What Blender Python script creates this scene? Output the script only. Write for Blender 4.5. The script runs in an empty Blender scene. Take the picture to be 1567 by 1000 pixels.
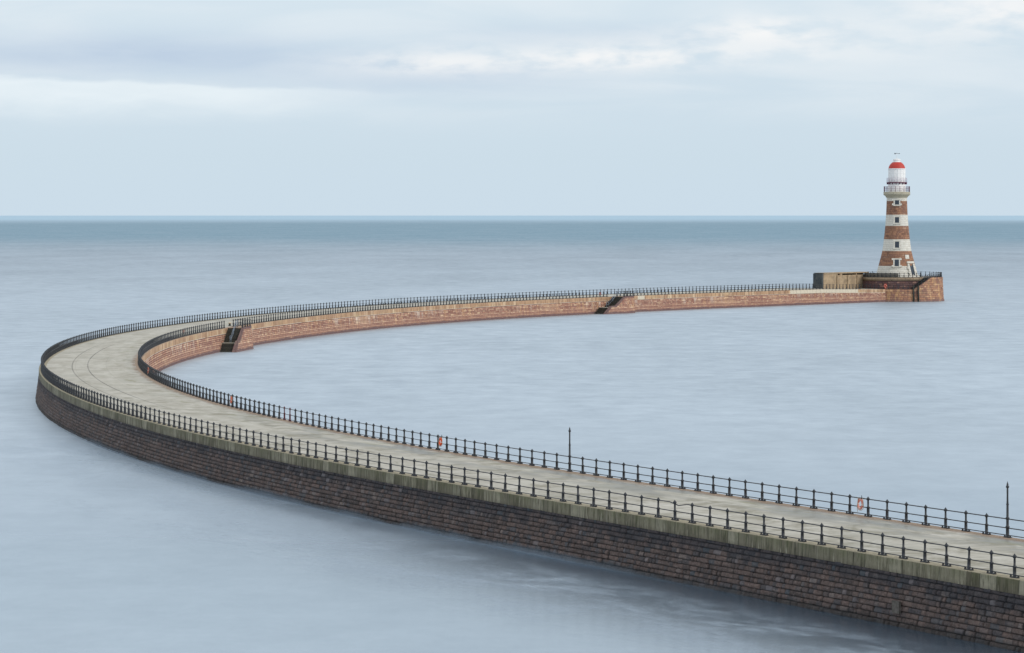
import bpy, bmesh, math, random
import numpy as np
from mathutils import Vector, Matrix

random.seed(7)
SC = bpy.context.scene
COL = SC.collection
R = math.radians

# --------------------------------------------------------------------------
# basic object helpers
# --------------------------------------------------------------------------
class MB:
    """collects geometry of one part, then links it as one mesh object"""
    def __init__(s):
        s.v = []; s.f = []; s.uv = []; s.mi = []; s.sm = []
    def face(s, pts, uvs=None, mi=0, smooth=False):
        n = len(s.v)
        s.v += [tuple(p) for p in pts]
        s.f.append(tuple(range(n, n + len(pts))))
        s.uv.append(uvs if uvs else [(0.0, 0.0)] * len(pts))
        s.mi.append(mi); s.sm.append(smooth)
    def box(s, c, d, M=None, mi=0):
        x, y, z = d[0] / 2, d[1] / 2, d[2] / 2
        P = [Vector(c) + Vector((a * x, b * y, e * z)) for a in (-1, 1) for b in (-1, 1) for e in (-1, 1)]
        if M: P = [M @ p for p in P]
        for q in ((0, 1, 3, 2), (4, 6, 7, 5), (0, 4, 5, 1), (2, 3, 7, 6), (0, 2, 6, 4), (1, 5, 7, 3)):
            ds = [P[i] for i in q]
            u = (ds[1] - ds[0]); w = (ds[3] - ds[0])
            hz = abs(u.normalized().z) < 0.7
            lu, lw = u.length, w.length
            uv = [(0, 0), (lu, 0), (lu, lw), (0, lw)] if hz else [(0, 0), (0, lu), (lw, lu), (lw, 0)]
            s.face(ds, uv, mi)
    def tube(s, a, b, r, seg=8, mi=0, r2=None):
        a = Vector(a); b = Vector(b); r2 = r if r2 is None else r2
        d = (b - a)
        if d.length < 1e-6: return
        d.normalize()
        up = Vector((0, 0, 1)) if abs(d.z) < .9 else Vector((1, 0, 0))
        x = d.cross(up).normalized(); y = d.cross(x).normalized()
        A = []; B = []
        for i in range(seg):
            t = 2 * math.pi * i / seg
            o = x * math.cos(t) + y * math.sin(t)
            A.append(a + o * r); B.append(b + o * r2)
        for i in range(seg):
            j = (i + 1) % seg
            s.face([A[i], A[j], B[j], B[i]], None, mi, True)
        s.face(A[::-1], None, mi); s.face(B, None, mi)
    def lathe(s, prof, seg=24, c=(0, 0, 0), mi=0, smooth=True, a0=0.0, a1=2 * math.pi, matf=None, uvr=None):
        """prof: list of (r, z) bottom to top"""
        full = abs(a1 - a0 - 2 * math.pi) < 1e-6
        for k in range(len(prof) - 1):
            (r0, z0), (r1, z1) = prof[k], prof[k + 1]
            for i in range(seg):
                t0 = a0 + (a1 - a0) * i / seg; t1 = a0 + (a1 - a0) * (i + 1) / seg
                P = []
                UV = []
                ru = uvr if uvr else max(r0, r1)
                for (r, z, t) in ((r0, z0, t0), (r0, z0, t1), (r1, z1, t1), (r1, z1, t0)):
                    P.append((c[0] + r * math.sin(t), c[1] - r * math.cos(t), c[2] + z)); UV.append((ru * t, z))
                m = matf((z0 + z1) / 2) if matf else mi
                if r0 < 1e-5: P.pop(0); UV.pop(0)
                elif r1 < 1e-5: P.pop(2); UV.pop(2)
                s.face(P, UV, m, smooth)
    def build(s, name, mats, parent=None):
        me = bpy.data.meshes.new(name)
        me.from_pydata([tuple(p) for p in s.v], [], s.f)
        ul = me.uv_layers.new(name='UVMap')
        flat = [c for f in s.uv for p in f for c in p]
        ul.data.foreach_set('uv', flat)
        if not isinstance(mats, (list, tuple)): mats = [mats]
        for m in mats: me.materials.append(m)
        me.polygons.foreach_set('material_index', s.mi)
        me.polygons.foreach_set('use_smooth', s.sm)
        bm = bmesh.new(); bm.from_mesh(me)
        bmesh.ops.remove_doubles(bm, verts=bm.verts, dist=1e-4)
        bm.to_mesh(me); bm.free()
        me.update()
        o = bpy.data.objects.new(name, me)
        COL.objects.link(o)
        if parent: o.parent = parent
        return o

def empty(name, loc=(0, 0, 0), rz=0.0):
    o = bpy.data.objects.new(name, None)
    o.empty_display_size = 0.2
    o.location = loc; o.rotation_euler = (0, 0, rz)
    COL.objects.link(o)
    return o

def tag(o, label=None, cat=None, group=None, kind=None):
    if label: o['label'] = label
    if cat: o['category'] = cat
    if group: o['group'] = group
    if kind: o['kind'] = kind
    return o

# --------------------------------------------------------------------------
# node helpers
# --------------------------------------------------------------------------
def srgb(r, g, b):
    f = lambda c: (c / 255 / 12.92) if c / 255 <= .04045 else ((c / 255 + .055) / 1.055) ** 2.4
    return (f(r), f(g), f(b), 1)

class NT:
    def __init__(s, nt):
        s.t = nt; s.N = nt.nodes; s.L = nt.links
    def _in(s, sock, v):
        if v is None: return
        if isinstance(v, bpy.types.NodeSocket): s.L.new(v, sock)
        else: sock.default_value = v
    def node(s, typ, **kw):
        n = s.N.new(typ)
        for k, v in kw.items(): setattr(n, k, v)
        return n
    def m(s, op, a, b=None, c=None, clamp=False):
        n = s.node('ShaderNodeMath', operation=op, use_clamp=clamp)
        s._in(n.inputs[0], a); s._in(n.inputs[1], b)
        if c is not None: s._in(n.inputs[2], c)
        return n.outputs[0]
    def sstep(s, x, a, b, lo=0.0, hi=1.0):
        n = s.node('ShaderNodeMapRange', interpolation_type='SMOOTHSTEP')
        s._in(n.inputs[0], x); s._in(n.inputs[1], a); s._in(n.inputs[2], b); s._in(n.inputs[3], lo); s._in(n.inputs[4], hi)
        return n.outputs[0]
    def lin(s, x, a, b, lo=0.0, hi=1.0):
        n = s.node('ShaderNodeMapRange')
        s._in(n.inputs[0], x); s._in(n.inputs[1], a); s._in(n.inputs[2], b); s._in(n.inputs[3], lo); s._in(n.inputs[4], hi)
        return n.outputs[0]
    def comb(s, x, y, z=0.0):
        n = s.node('ShaderNodeCombineXYZ')
        s._in(n.inputs[0], x); s._in(n.inputs[1], y); s._in(n.inputs[2], z)
        return n.outputs[0]
    def sep(s, v):
        n = s.node('ShaderNodeSeparateXYZ'); s._in(n.inputs[0], v)
        return n.outputs[0], n.outputs[1], n.outputs[2]
    def uv(s):
        n = s.node('ShaderNodeUVMap'); n.uv_map = 'UVMap'
        return s.sep(n.outputs[0])
    def noise(s, vec, scale=1.0, detail=4.0, rough=.55, dist=0.0):
        n = s.node('ShaderNodeTexNoise')
        if vec is not None: s._in(n.inputs['Vector'], vec)
        s._in(n.inputs['Scale'], scale); n.inputs['Detail'].default_value = detail
        n.inputs['Roughness'].default_value = rough; n.inputs['Distortion'].default_value = dist
        return n.outputs['Fac']
    def white(s, x, y=None):
        if y is None:
            n = s.node('ShaderNodeTexWhiteNoise', noise_dimensions='1D'); s._in(n.inputs['W'], x)
        else:
            n = s.node('ShaderNodeTexWhiteNoise', noise_dimensions='2D'); s._in(n.inputs['Vector'], s.comb(x, y))
        return n.outputs['Value']
    def mix(s, f, a, b, mode='MIX'):
        n = s.node('ShaderNodeMix', data_type='RGBA', blend_type=mode)
        s._in(n.inputs[0], f); s._in(n.inputs[6], a); s._in(n.inputs[7], b)
        return n.outputs[2]
    def ramp(s, f, stops, interp='LINEAR'):
        n = s.node('ShaderNodeValToRGB'); n.color_ramp.interpolation = interp
        e = n.color_ramp.elements
        while len(e) < len(stops): e.new(.5)
        for i, (p, c) in enumerate(stops):
            e[i].position = p; e[i].color = c
        s._in(n.inputs[0], f)
        return n.outputs[0]
    def bump(s, h, strength=.5, dist=.05, normal=None):
        n = s.node('ShaderNodeBump'); n.inputs['Strength'].default_value = strength; n.inputs['Distance'].default_value = dist
        s._in(n.inputs['Height'], h)
        if normal is not None: s._in(n.inputs['Normal'], normal)
        return n.outputs[0]

def material(name):
    m = bpy.data.materials.new(name); m.use_nodes = True
    nt = NT(m.node_tree); nt.N.clear()
    out = nt.node('ShaderNodeOutputMaterial')
    return m, nt, out

def principled(nt, out, col, rough=.8, normal=None, metal=0.0, spec=.3):
    p = nt.node('ShaderNodeBsdfPrincipled')
    nt._in(p.inputs['Base Color'], col); nt._in(p.inputs['Roughness'], rough)
    nt._in(p.inputs['Metallic'], metal); nt._in(p.inputs['Specular IOR Level'], spec)
    if normal is not None: nt._in(p.inputs['Normal'], normal)
    nt.L.new(p.outputs[0], out.inputs[0])
    return p

def simple(name, col, rough=.7, var=.15, scale=4.0, metal=0.0, spec=.3, col2=None):
    m, nt, out = material(name)
    tc = nt.node('ShaderNodeTexCoord').outputs['Object']
    n = nt.noise(tc, scale, 5, .6)
    c2 = col2 if col2 else tuple(c * (1 - var * 2) for c in col[:3]) + (1,)
    c = nt.mix(nt.sstep(n, .35, .68), col, c2)
    principled(nt, out, c, rough, nt.bump(n, .2, .01), metal, spec)
    return m

def masonry(name, h, L, stops, mortar, mw=.015, rough=.9, bumpd=.04, patches=(), voff=0.0, face=9.0, rugged=0.0):
    """coursed stone from the UV map (u along wall in m, v height in m)"""
    m, nt, out = material(name)
    u, v, _ = nt.uv()
    wob = nt.noise(nt.comb(nt.m('MULTIPLY', u, .25), nt.m('MULTIPLY', v, .4)), 1.0, 2)
    v2 = nt.m('ADD', nt.m('ADD', v, voff), nt.m('MULTIPLY', nt.m('SUBTRACT', wob, .5), h * .0))
    rv = nt.m('DIVIDE', v2, h)
    row = nt.m('FLOOR', rv); fv = nt.m('FRACT', rv)
    rr = nt.white(row)
    Lr = nt.m('MULTIPLY', L, nt.m('ADD', .75, nt.m('MULTIPLY', rr, .5)))
    uu = nt.m('ADD', nt.m('DIVIDE', u, Lr), nt.m('MULTIPLY', rr, 37.3))
    # uneven block lengths
    uu = nt.m('ADD', uu, nt.m('MULTIPLY', .28, nt.m('SINE', nt.m('ADD', nt.m('MULTIPLY', uu, 2.3), nt.m('MULTIPLY', row, 1.7)))))
    cel = nt.m('FLOOR', uu); fu = nt.m('FRACT', uu)
    rnd = nt.white(cel, row)
    rnd2 = nt.white(nt.m('ADD', cel, 91.7), nt.m('ADD', row, 13.1))
    du = nt.m('MULTIPLY', nt.m('MINIMUM', fu, nt.m('SUBTRACT', 1, fu)), Lr)
    dv = nt.m('MULTIPLY', nt.m('MINIMUM', fv, nt.m('SUBTRACT', 1, fv)), h)
    fn = nt.noise(nt.comb(u, v, nt.m('MULTIPLY', rnd, 50.0)), face, 5, .65)
    edge = nt.m('ADD', nt.m('MINIMUM', du, dv), nt.m('MULTIPLY', nt.m('SUBTRACT', fn, .5), .03))
    mk = nt.sstep(edge, mw * .4, mw * 1.6)
    big = nt.noise(nt.comb(nt.m('MULTIPLY', u, .35), nt.m('MULTIPLY', v, .8)), 1.0, 4, .6)
    sel = nt.m('ADD', nt.m('MULTIPLY', rnd, .72), nt.m('MULTIPLY', nt.sstep(big, .3, .7), .28))
    c = nt.ramp(sel, stops)
    c = nt.mix(nt.m('MULTIPLY', nt.sstep(fn, .35, .75), .35), c, nt.mix(1.0, c, (.55, .55, .55, 1), 'MULTIPLY'))
    c = nt.mix(mk, mortar, c)
    for fn_patch in patches: c = fn_patch(nt, u, v, c, rnd2, big)
    if rugged:
        # rock-faced blocks: sharp broken lumps and pits inside every stone
        lump = nt.noise(nt.comb(nt.m('MULTIPLY', u, 1.0), nt.m('MULTIPLY', v, 1.6), nt.m('MULTIPLY', rnd2, 30.0)), 5.0, 4, .7, .6)
        c = nt.mix(nt.m('MULTIPLY', nt.sstep(lump, .54, .68), .5), c, nt.mix(1.0, c, (.38, .38, .4, 1), 'MULTIPLY'))
        c = nt.mix(nt.m('MULTIPLY', nt.sstep(lump, .46, .34), .3), c, srgb(138, 122, 116))
        # paler upper arris of some stones: light from above put into the colour
        ar = nt.m('MULTIPLY', nt.sstep(fv, .86, .95), nt.sstep(rnd2, .45, .9))
        c = nt.mix(nt.m('MULTIPLY', ar, .38), c, srgb(156, 146, 142))
    cush = nt.sstep(nt.m('MINIMUM', du, dv), 0.0, h * .35)
    hgt = nt.m('ADD', nt.m('MULTIPLY', mk, .35), nt.m('ADD', nt.m('MULTIPLY', cush, .35), nt.m('ADD', nt.m('MULTIPLY', fn, .8 + rugged * .5), nt.m('MULTIPLY', rnd2, .35))))
    principled(nt, out, c, rough, nt.bump(hgt, .9, bumpd), 0, .25)
    return m

# --------------------------------------------------------------------------
# the line of the pier (plan, metres; y points out to sea)
# --------------------------------------------------------------------------
CAMZ = 20.25
DECK = 3.25
HALF = 10.637 / 2
EDGE = HALF + .32
X0, Y0, TH0, LEN = 38.625, 132.178, 2.0023, 720.0
KAP = [.148586, .013016, -.231897, -.195963, -.224347, -.194709, -.237665, -.158887, -.255893, -.33039, -.210189, -.092997, 0.0, 0.0]
SS = np.arange(-40.0, 680.01, .25)
_k = np.interp(SS, np.linspace(0, LEN, len(KAP)), KAP) * .01
_k[SS < 0] = 0.0015
_k[SS > 633] = 0.0
_th = np.concatenate([[0], np.cumsum((_k[1:] + _k[:-1]) / 2 * .25)])
i0 = int(round(40 / .25))
_th = _th - _th[i0] + TH0
_cx = np.concatenate([[0], np.cumsum((np.cos(_th)[1:] + np.cos(_th)[:-1]) / 2 * .25)])
_cy = np.concatenate([[0], np.cumsum((np.sin(_th)[1:] + np.sin(_th)[:-1]) / 2 * .25)])
_cx = _cx - _cx[i0] + X0; _cy = _cy - _cy[i0] + Y0

def frame(s):
    return float(np.interp(s, SS, _cx)), float(np.interp(s, SS, _cy)), float(np.interp(s, SS, _th))
def zdeck(s):
    if s < 634: return DECK
    return DECK - .45 * min(1.0, (s - 634) / 24.0)
def P(s, t, z):
    """t > 0 towards the outer (open sea) side"""
    x, y, th = frame(s)
    return Vector((x - math.sin(th) * t, y + math.cos(th) * t, z))
def Mframe(s, t, z):
    """local x along the pier (out to sea), y towards outer side"""
    x, y, th = frame(s)
    p = P(s, t, z)
    return Matrix.Translation(p) @ Matrix.Rotation(th, 4, 'Z')

S_A, S_B = -36.0, 659.0

# --------------------------------------------------------------------------
# materials
# --------------------------------------------------------------------------
def patch_outer(nt, u, v, c, rnd, big):
    # black weed-stained courses just below the coping, ragged along the wall
    wv = nt.noise(nt.comb(nt.m('MULTIPLY', u, .09), 3.3), 1.0, 3)
    wv2 = nt.noise(nt.comb(nt.m('MULTIPLY', u, .7), nt.m('MULTIPLY', v, 1.1)), 1.0, 3)
    lim = nt.m('ADD', nt.m('ADD', 1.05, nt.m('MULTIPLY', wv, 1.2)), nt.m('MULTIPLY', nt.m('SUBTRACT', wv2, .5), 2.2))
    f = nt.sstep(v, lim, nt.m('ADD', lim, .55))
    c = nt.mix(nt.m('MULTIPLY', f, .62), c, srgb(46, 49, 56))
    # odd pale and bluish replacement stones
    c = nt.mix(nt.m('MULTIPLY', nt.sstep(rnd, .975, .98), .55), c, srgb(124, 118, 120))
    c = nt.mix(nt.m('MULTIPLY', nt.m('MULTIPLY', nt.sstep(rnd, .93, .935), nt.sstep(rnd, .965, .96)), .45), c, srgb(74, 86, 94))
    # lime runs along ledges
    st = nt.noise(nt.comb(nt.m('MULTIPLY', u, 2.2), nt.m('MULTIPLY', v, .25)), 1.0, 4, .7)
    c = nt.mix(nt.m('MULTIPLY', nt.sstep(st, .66, .8), .28), c, srgb(150, 148, 146))
    # slick weed at the waterline
    wl = nt.sstep(nt.m('ADD', v, nt.m('MULTIPLY', big, -.5)), .22, -.15)
    return nt.mix(nt.m('MULTIPLY', wl, .7), c, srgb(52, 52, 52))

def patch_inner(nt, u, v, c, rnd, big):
    st = nt.noise(nt.comb(nt.m('MULTIPLY', u, .9), nt.m('MULTIPLY', v, .12)), 1.0, 5, .7)
    c = nt.mix(nt.m('MULTIPLY', nt.sstep(st, .5, .68), .5), c, srgb(222, 178, 130))
    g = nt.noise(nt.comb(nt.m('MULTIPLY', u, .06), nt.m('MULTIPLY', v, .3)), 1.0, 4, .6)
    c = nt.mix(nt.m('MULTIPLY', nt.sstep(g, .55, .72), .5), c, srgb(206, 172, 140))
    st2 = nt.noise(nt.comb(nt.m('MULTIPLY', u, .5), nt.m('MULTIPLY', v, .1), 8.0), 1.0, 5, .75)
    pz = nt.noise(nt.comb(nt.m('MULTIPLY', u, .035), 4.0), 1.0, 3, .6)
    f = nt.m('MULTIPLY', nt.sstep(st2, .5, .64), nt.m('MULTIPLY', nt.sstep(v, .7, 2.2), nt.sstep(pz, .46, .58)))
    c = nt.mix(nt.m('MULTIPLY', f, .7), c, srgb(228, 214, 198))
    c = nt.mix(nt.m('MULTIPLY', nt.sstep(rnd, .95, .955), .5), c, srgb(226, 196, 160))
    dk = nt.noise(nt.comb(nt.m('MULTIPLY', u, .16), nt.m('MULTIPLY', v, .5), 12.0), 1.0, 5, .7)
    c = nt.mix(nt.m('MULTIPLY', nt.sstep(dk, .52, .68), .5), c, srgb(132, 98, 88))
    rw = nt.white(nt.m('FLOOR', nt.m('DIVIDE', nt.m('ADD', v, .87), .27)), 5.0)
    c = nt.mix(nt.m('MULTIPLY', nt.sstep(rw, .5, .9), .34), c, srgb(128, 94, 86))
    c = nt.mix(nt.m('MULTIPLY', nt.sstep(rw, .4, .1), .22), c, srgb(220, 184, 156))
    # pink weed-free band near the water, dark weed at the waterline
    lo = nt.sstep(nt.m('ADD', v, nt.m('MULTIPLY', big, -.5)), 1.0, .3)
    c = nt.mix(nt.m('MULTIPLY', lo, .45), c, srgb(162, 122, 106))
    wl = nt.sstep(nt.m('ADD', v, nt.m('MULTIPLY', big, -.6)), .22, -.05)
    return nt.mix(nt.m('MULTIPLY', wl, .75), c, srgb(92, 78, 84))

M = {}
def outer_mat():
    m, nt, out = material('dark_rock_faced_stone')
    u, v, _ = nt.uv()
    at = nt.node('ShaderNodeAttribute'); at.attribute_name = 'block'
    r, g, bj = nt.sep(at.outputs['Color'])
    big = nt.noise(nt.comb(nt.m('MULTIPLY', u, .3), nt.m('MULTIPLY', v, .7)), 1.0, 4, .6)
    fine = nt.noise(nt.comb(u, nt.m('MULTIPLY', v, 1.3), nt.m('MULTIPLY', r, 40.0)), 6.0, 6, .75, .4)
    sel = nt.m('ADD', nt.m('MULTIPLY', r, .8), nt.m('MULTIPLY', nt.sstep(big, .3, .7), .2))
    c = nt.ramp(sel, [(0, srgb(70, 62, 60)), (.22, srgb(98, 84, 79)), (.45, srgb(114, 96, 89)), (.62, srgb(94, 82, 79)), (.8, srgb(82, 77, 78)), (.93, srgb(128, 113, 106)), (1, srgb(100, 98, 100))])
    c = nt.mix(nt.m('MULTIPLY', nt.sstep(fine, .5, .64), .72), c, nt.mix(1.0, c, (.3, .3, .32, 1), 'MULTIPLY'))
    c = nt.mix(nt.m('MULTIPLY', nt.sstep(fine, .44, .32), .45), c, srgb(158, 146, 138))
    c = nt.mix(nt.m('MULTIPLY', nt.sstep(bj, .15, .7), .75), c, srgb(52, 48, 48))
    c = patch_outer(nt, u, v, c, g, big)
    principled(nt, out, c, .8, nt.bump(fine, 1.0, .06), 0, .3)
    return m
M['outer'] = outer_mat()
M['inner'] = masonry('red_sandstone_courses', .27, .68,
    [(0, srgb(138, 98, 82)), (.22, srgb(178, 130, 112)), (.45, srgb(202, 156, 132)), (.62, srgb(162, 120, 108)), (.82, srgb(220, 182, 156)), (1, srgb(178, 136, 122))],
    srgb(112, 78, 68), .04, .9, .06, (patch_inner,), voff=.87, face=6.0)

def coping_mat(name, inner):
    m, nt, out = material(name)
    u, v, _ = nt.uv()
    Lb = 1.32 if not inner else 1.25
    q = nt.m('ADD', nt.m('DIVIDE', u, Lb), nt.m('MULTIPLY', .25, nt.m('SINE', nt.m('MULTIPLY', u, .9))))
    cel = nt.m('FLOOR', q); fu = nt.m('FRACT', q)
    rnd = nt.white(cel)
    top = nt.sstep(v, .02, .1)          # v > 0 on the top face, negative down the front
    fine = nt.noise(nt.comb(nt.m('MULTIPLY', u, 3.0), nt.m('MULTIPLY', v, 3.0)), 2.5, 6, .65)
    if not inner:
        base = nt.ramp(rnd, [(0, srgb(98, 92, 76)), (.3, srgb(138, 131, 112)), (.6, srgb(114, 108, 92)), (.85, srgb(158, 151, 132)), (1, srgb(106, 101, 86))])
        run = nt.noise(nt.comb(nt.m('MULTIPLY', u, 3.2), nt.m('MULTIPLY', v, .35)), 1.0, 5, .7)
        wet = nt.noise(nt.comb(nt.m('MULTIPLY', u, .22), 11.0), 1.0, 4, .65)
        base = nt.mix(nt.m('MULTIPLY', nt.sstep(run, .44, .62), nt.sstep(wet, .34, .6, .45, 1.0)), base, srgb(70, 67, 52))
        base = nt.mix(nt.m('MULTIPLY', nt.sstep(wet, .54, .66), .4), base, srgb(70, 70, 60))
        base = nt.mix(nt.m('MULTIPLY', nt.sstep(v, -.5, -.85), .45), base, srgb(84, 78, 66))
        run2 = nt.noise(nt.comb(nt.m('MULTIPLY', u, 5.0), nt.m('MULTIPLY', v, .5), 4.0), 1.0, 4, .6)
        base = nt.mix(nt.m('MULTIPLY', nt.sstep(run2, .57, .7), .6), base, srgb(172, 166, 146))
        # algae just under the arris
        al = nt.noise(nt.comb(nt.m('MULTIPLY', u, 1.1), 7.0), 1.0, 3)
        alg = nt.m('MULTIPLY', nt.sstep(v, nt.m('ADD', -.65, nt.m('MULTIPLY', al, -.2)), -.02), nt.sstep(al, .35, .6))
        base = nt.mix(nt.m('MULTIPLY', alg, .35), base, srgb(106, 110, 74))
        tcol = nt.mix(nt.sstep(fine, .4, .65), srgb(176, 164, 140), srgb(142, 136, 116))
    else:
        base = nt.ramp(rnd, [(0, srgb(168, 134, 106)), (.35, srgb(200, 164, 130)), (.7, srgb(174, 138, 112)), (1, srgb(212, 184, 152))])
        run = nt.noise(nt.comb(nt.m('MULTIPLY', u, 2.0), nt.m('MULTIPLY', v, .25)), 1.0, 5, .7)
        base = nt.mix(nt.m('MULTIPLY', nt.sstep(run, .46, .6), .75), base, srgb(128, 100, 80))
        run2 = nt.noise(nt.comb(nt.m('MULTIPLY', u, .12), nt.m('MULTIPLY', v, .3), 2.0), 1.0, 4, .6)
        base = nt.mix(nt.m('MULTIPLY', nt.sstep(run2, .52, .66), .5), base, srgb(196, 176, 140))
        # pale bed joint line at the foot of the coping
        ln = nt.noise(nt.comb(nt.m('MULTIPLY', u, .2), 1.0), 1.0, 3)
        f = nt.m('MULTIPLY', nt.sstep(v, -.72, -.77), nt.sstep(ln, .36, .5))
        base = nt.mix(nt.m('MULTIPLY', f, .85), base, srgb(226, 214, 200))
        # renewed white concrete lengths
        def length(a, b): return nt.m('MULTIPLY', nt.sstep(u, a - .05, a + .05), nt.sstep(u, b + .05, b - .05))
        w = nt.m('MAXIMUM', length(621.0, 647.5), length(563.6, 566.2))
        base = nt.mix(nt.m('MULTIPLY', w, .9), base, nt.mix(nt.sstep(fine, .35, .7), srgb(222, 212, 192), srgb(192, 180, 160)))
        tcol = nt.mix(nt.sstep(fine, .4, .62), srgb(176, 150, 130), srgb(150, 134, 116))
    c = nt.mix(top, base, tcol)
    c = nt.mix(nt.m('MULTIPLY', nt.sstep(fine, .4, .75), .3), c, nt.mix(1.0, c, (.6, .6, .58, 1), 'MULTIPLY'))
    du = nt.m('MULTIPLY', nt.m('MINIMUM', fu, nt.m('SUBTRACT', 1, fu)), Lb)
    mk = nt.sstep(du, .008, .035)
    c = nt.mix(nt.m('MULTIPLY', nt.m('SUBTRACT', 1, mk), nt.m('ADD', .35, nt.m('MULTIPLY', rnd, .55))), c, srgb(60, 58, 50))
    h = nt.m('ADD', nt.m('MULTIPLY', mk, .6), nt.m('ADD', nt.m('MULTIPLY', fine, .5), nt.m('MULTIPLY', rnd, .3)))
    principled(nt, out, c, .85, nt.bump(h, .7, .035), 0, .25)
    return m
M['cop_out'] = coping_mat('streaked_concrete_coping', False)
M['cop_in'] = coping_mat('buff_sandstone_coping', True)

def deck_mat():
    m, nt, out = material('worn_concrete_deck')
    s, t, _ = nt.uv()
    vec = nt.comb(s, t)
    fine = nt.noise(vec, 2.2, 6, .65)
    mid = nt.noise(nt.comb(nt.m('MULTIPLY', s, .12), nt.m('MULTIPLY', t, .5)), 1.0, 5, .6)
    c = nt.mix(nt.sstep(mid, .32, .68), srgb(192, 187, 175), srgb(174, 168, 155))
    # bays cast at different times
    bay = nt.m('FLOOR', nt.m('DIVIDE', s, 4.6)); row = nt.m('FLOOR', nt.m('DIVIDE', nt.m('ADD', t, 5.0), 3.35))
    rb = nt.white(bay, row)
    c = nt.mix(nt.m('MULTIPLY', rb, .30), c, srgb(200, 196, 186))
    c = nt.mix(nt.m('MULTIPLY', nt.sstep(rb, .8, .82), .25), c, srgb(150, 148, 136))
    # drag and wash streaks across the deck
    st = nt.noise(nt.comb(nt.m('MULTIPLY', s, .34), nt.m('MULTIPLY', t, .42)), 1.0, 7, .66, .6)
    c = nt.mix(nt.m('MULTIPLY', nt.sstep(st, .46, .64), nt.sstep(s, 240.0, 120.0, .45, .78)), c, srgb(138, 132, 115))
    st2 = nt.noise(nt.comb(nt.m('MULTIPLY', s, .55), nt.m('MULTIPLY', t, .6), 5.0), 1.0, 6, .62, .5)
    c = nt.mix(nt.m('MULTIPLY', nt.sstep(st2, .53, .66), .5), c, srgb(208, 203, 194))
    # damp puddled patches towards the harbour side, with algae
    pd = nt.noise(nt.comb(nt.m('MULTIPLY', s, .1), nt.m('MULTIPLY', t, .45), 9.0), 1.0, 5, .6)
    inn = nt.m('MULTIPLY', nt.sstep(t, .2, -3.2), nt.sstep(pd, .44, .56))
    inn = nt.m('MULTIPLY', inn, nt.sstep(s, 170.0, 110.0))
    c = nt.mix(nt.m('MULTIPLY', inn, .75), c, srgb(118, 117, 110))
    ag = nt.noise(nt.comb(nt.m('MULTIPLY', s, .2), nt.m('MULTIPLY', t, .9), 3.0), 1.0, 4, .6)
    c = nt.mix(nt.m('MULTIPLY', nt.m('MULTIPLY', nt.sstep(ag, .52, .68), nt.sstep(t, 1.0, -4.0)), .4), c, srgb(132, 130, 92))
    # rusty dirt along the foot of the harbour-side rail
    rn = nt.noise(nt.comb(nt.m('MULTIPLY', s, .5), nt.m('MULTIPLY', t, 1.0), 6.0), 1.0, 4)
    ru = nt.m('MULTIPLY', nt.sstep(t, -4.25, -4.75), nt.sstep(rn, .3, .6))
    c = nt.mix(nt.m('MULTIPLY', ru, .6), c, srgb(140, 106, 86))
    # bay joints
    fs = nt.m('FRACT', nt.m('DIVIDE', s, 2.3)); js = nt.m('MULTIPLY', nt.m('MINIMUM', fs, nt.m('SUBTRACT', 1, fs)), 2.3)
    ft = nt.m('FRACT', nt.m('DIVIDE', nt.m('ADD', t, 5.0), 3.35)); jt = nt.m('MULTIPLY', nt.m('MINIMUM', ft, nt.m('SUBTRACT', 1, ft)), 3.35)
    jn = nt.m('MULTIPLY', nt.sstep(js, .06, .02), nt.sstep(nt.white(nt.m('ROUND', nt.m('DIVIDE', s, 2.3)), row), .2, .8))
    c = nt.mix(nt.m('MULTIPLY', jn, .7), c, srgb(88, 86, 78))
    c = nt.mix(nt.m('MULTIPLY', nt.sstep(jt, .035, .01), .25), c, srgb(110, 106, 98))
    # two old crane-rail grooves round the bend
    def groove(tc):
        d = nt.m('ABSOLUTE', nt.m('SUBTRACT', t, tc))
        rg = nt.noise(nt.comb(nt.m('MULTIPLY', s, .06), tc), 1.0, 2)
        f = nt.m('MULTIPLY', nt.sstep(s, 148.0, 185.0), nt.sstep(s, 318.0, 285.0))
        return nt.m('MULTIPLY', nt.m('MULTIPLY', nt.sstep(d, .09, .04), f), nt.sstep(rg, .2, .5))
    c = nt.mix(nt.m('MULTIPLY', groove(2.05), .5), c, srgb(72, 70, 66))
    c = nt.mix(nt.m('MULTIPLY', groove(.35), .62), c, srgb(62, 60, 58))
    c = nt.mix(nt.m('MULTIPLY', nt.sstep(fine, .45, .75), .25), c, nt.mix(1.0, c, (.7, .69, .66, 1), 'MULTIPLY'))
    rgh = nt.m('SUBTRACT', .85, nt.m('MULTIPLY', inn, .45))
    principled(nt, out, c, rgh, nt.bump(fine, .35, .02), 0, .3)
    return m
M['deck'] = deck_mat()

M['iron'] = simple('black_painted_iron', srgb(38, 44, 52), .45, .12, 9.0, 0, .45, srgb(54, 52, 52))
M['redpost'] = simple('red_oxide_iron', srgb(96, 52, 60), .6, .2, 9.0)
M['steel'] = simple('galvanised_steel', srgb(120, 132, 146), .45, .15, 6.0, .3, .5)
M['weed'] = simple('weedy_dark_stone', srgb(38, 40, 40), .6, .3, 3.0, 0, .4, srgb(56, 58, 46))
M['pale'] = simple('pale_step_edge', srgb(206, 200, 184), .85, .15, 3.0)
M['orange'] = simple('faded_orange_buoy', srgb(226, 88, 58), .6, .1, 7.0, 0, .3, srgb(204, 106, 88))
M['orangefade'] = simple('sun_faded_orange_buoy', srgb(206, 112, 98), .6, .1, 7.0, 0, .3, srgb(226, 176, 160))
M['orange2'] = simple('bright_orange_buoy', srgb(236, 92, 40), .6, .1, 7.0)
M['buoywhite'] = simple('buoy_white_band', srgb(232, 222, 214), .6, .1, 6.0)
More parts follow.
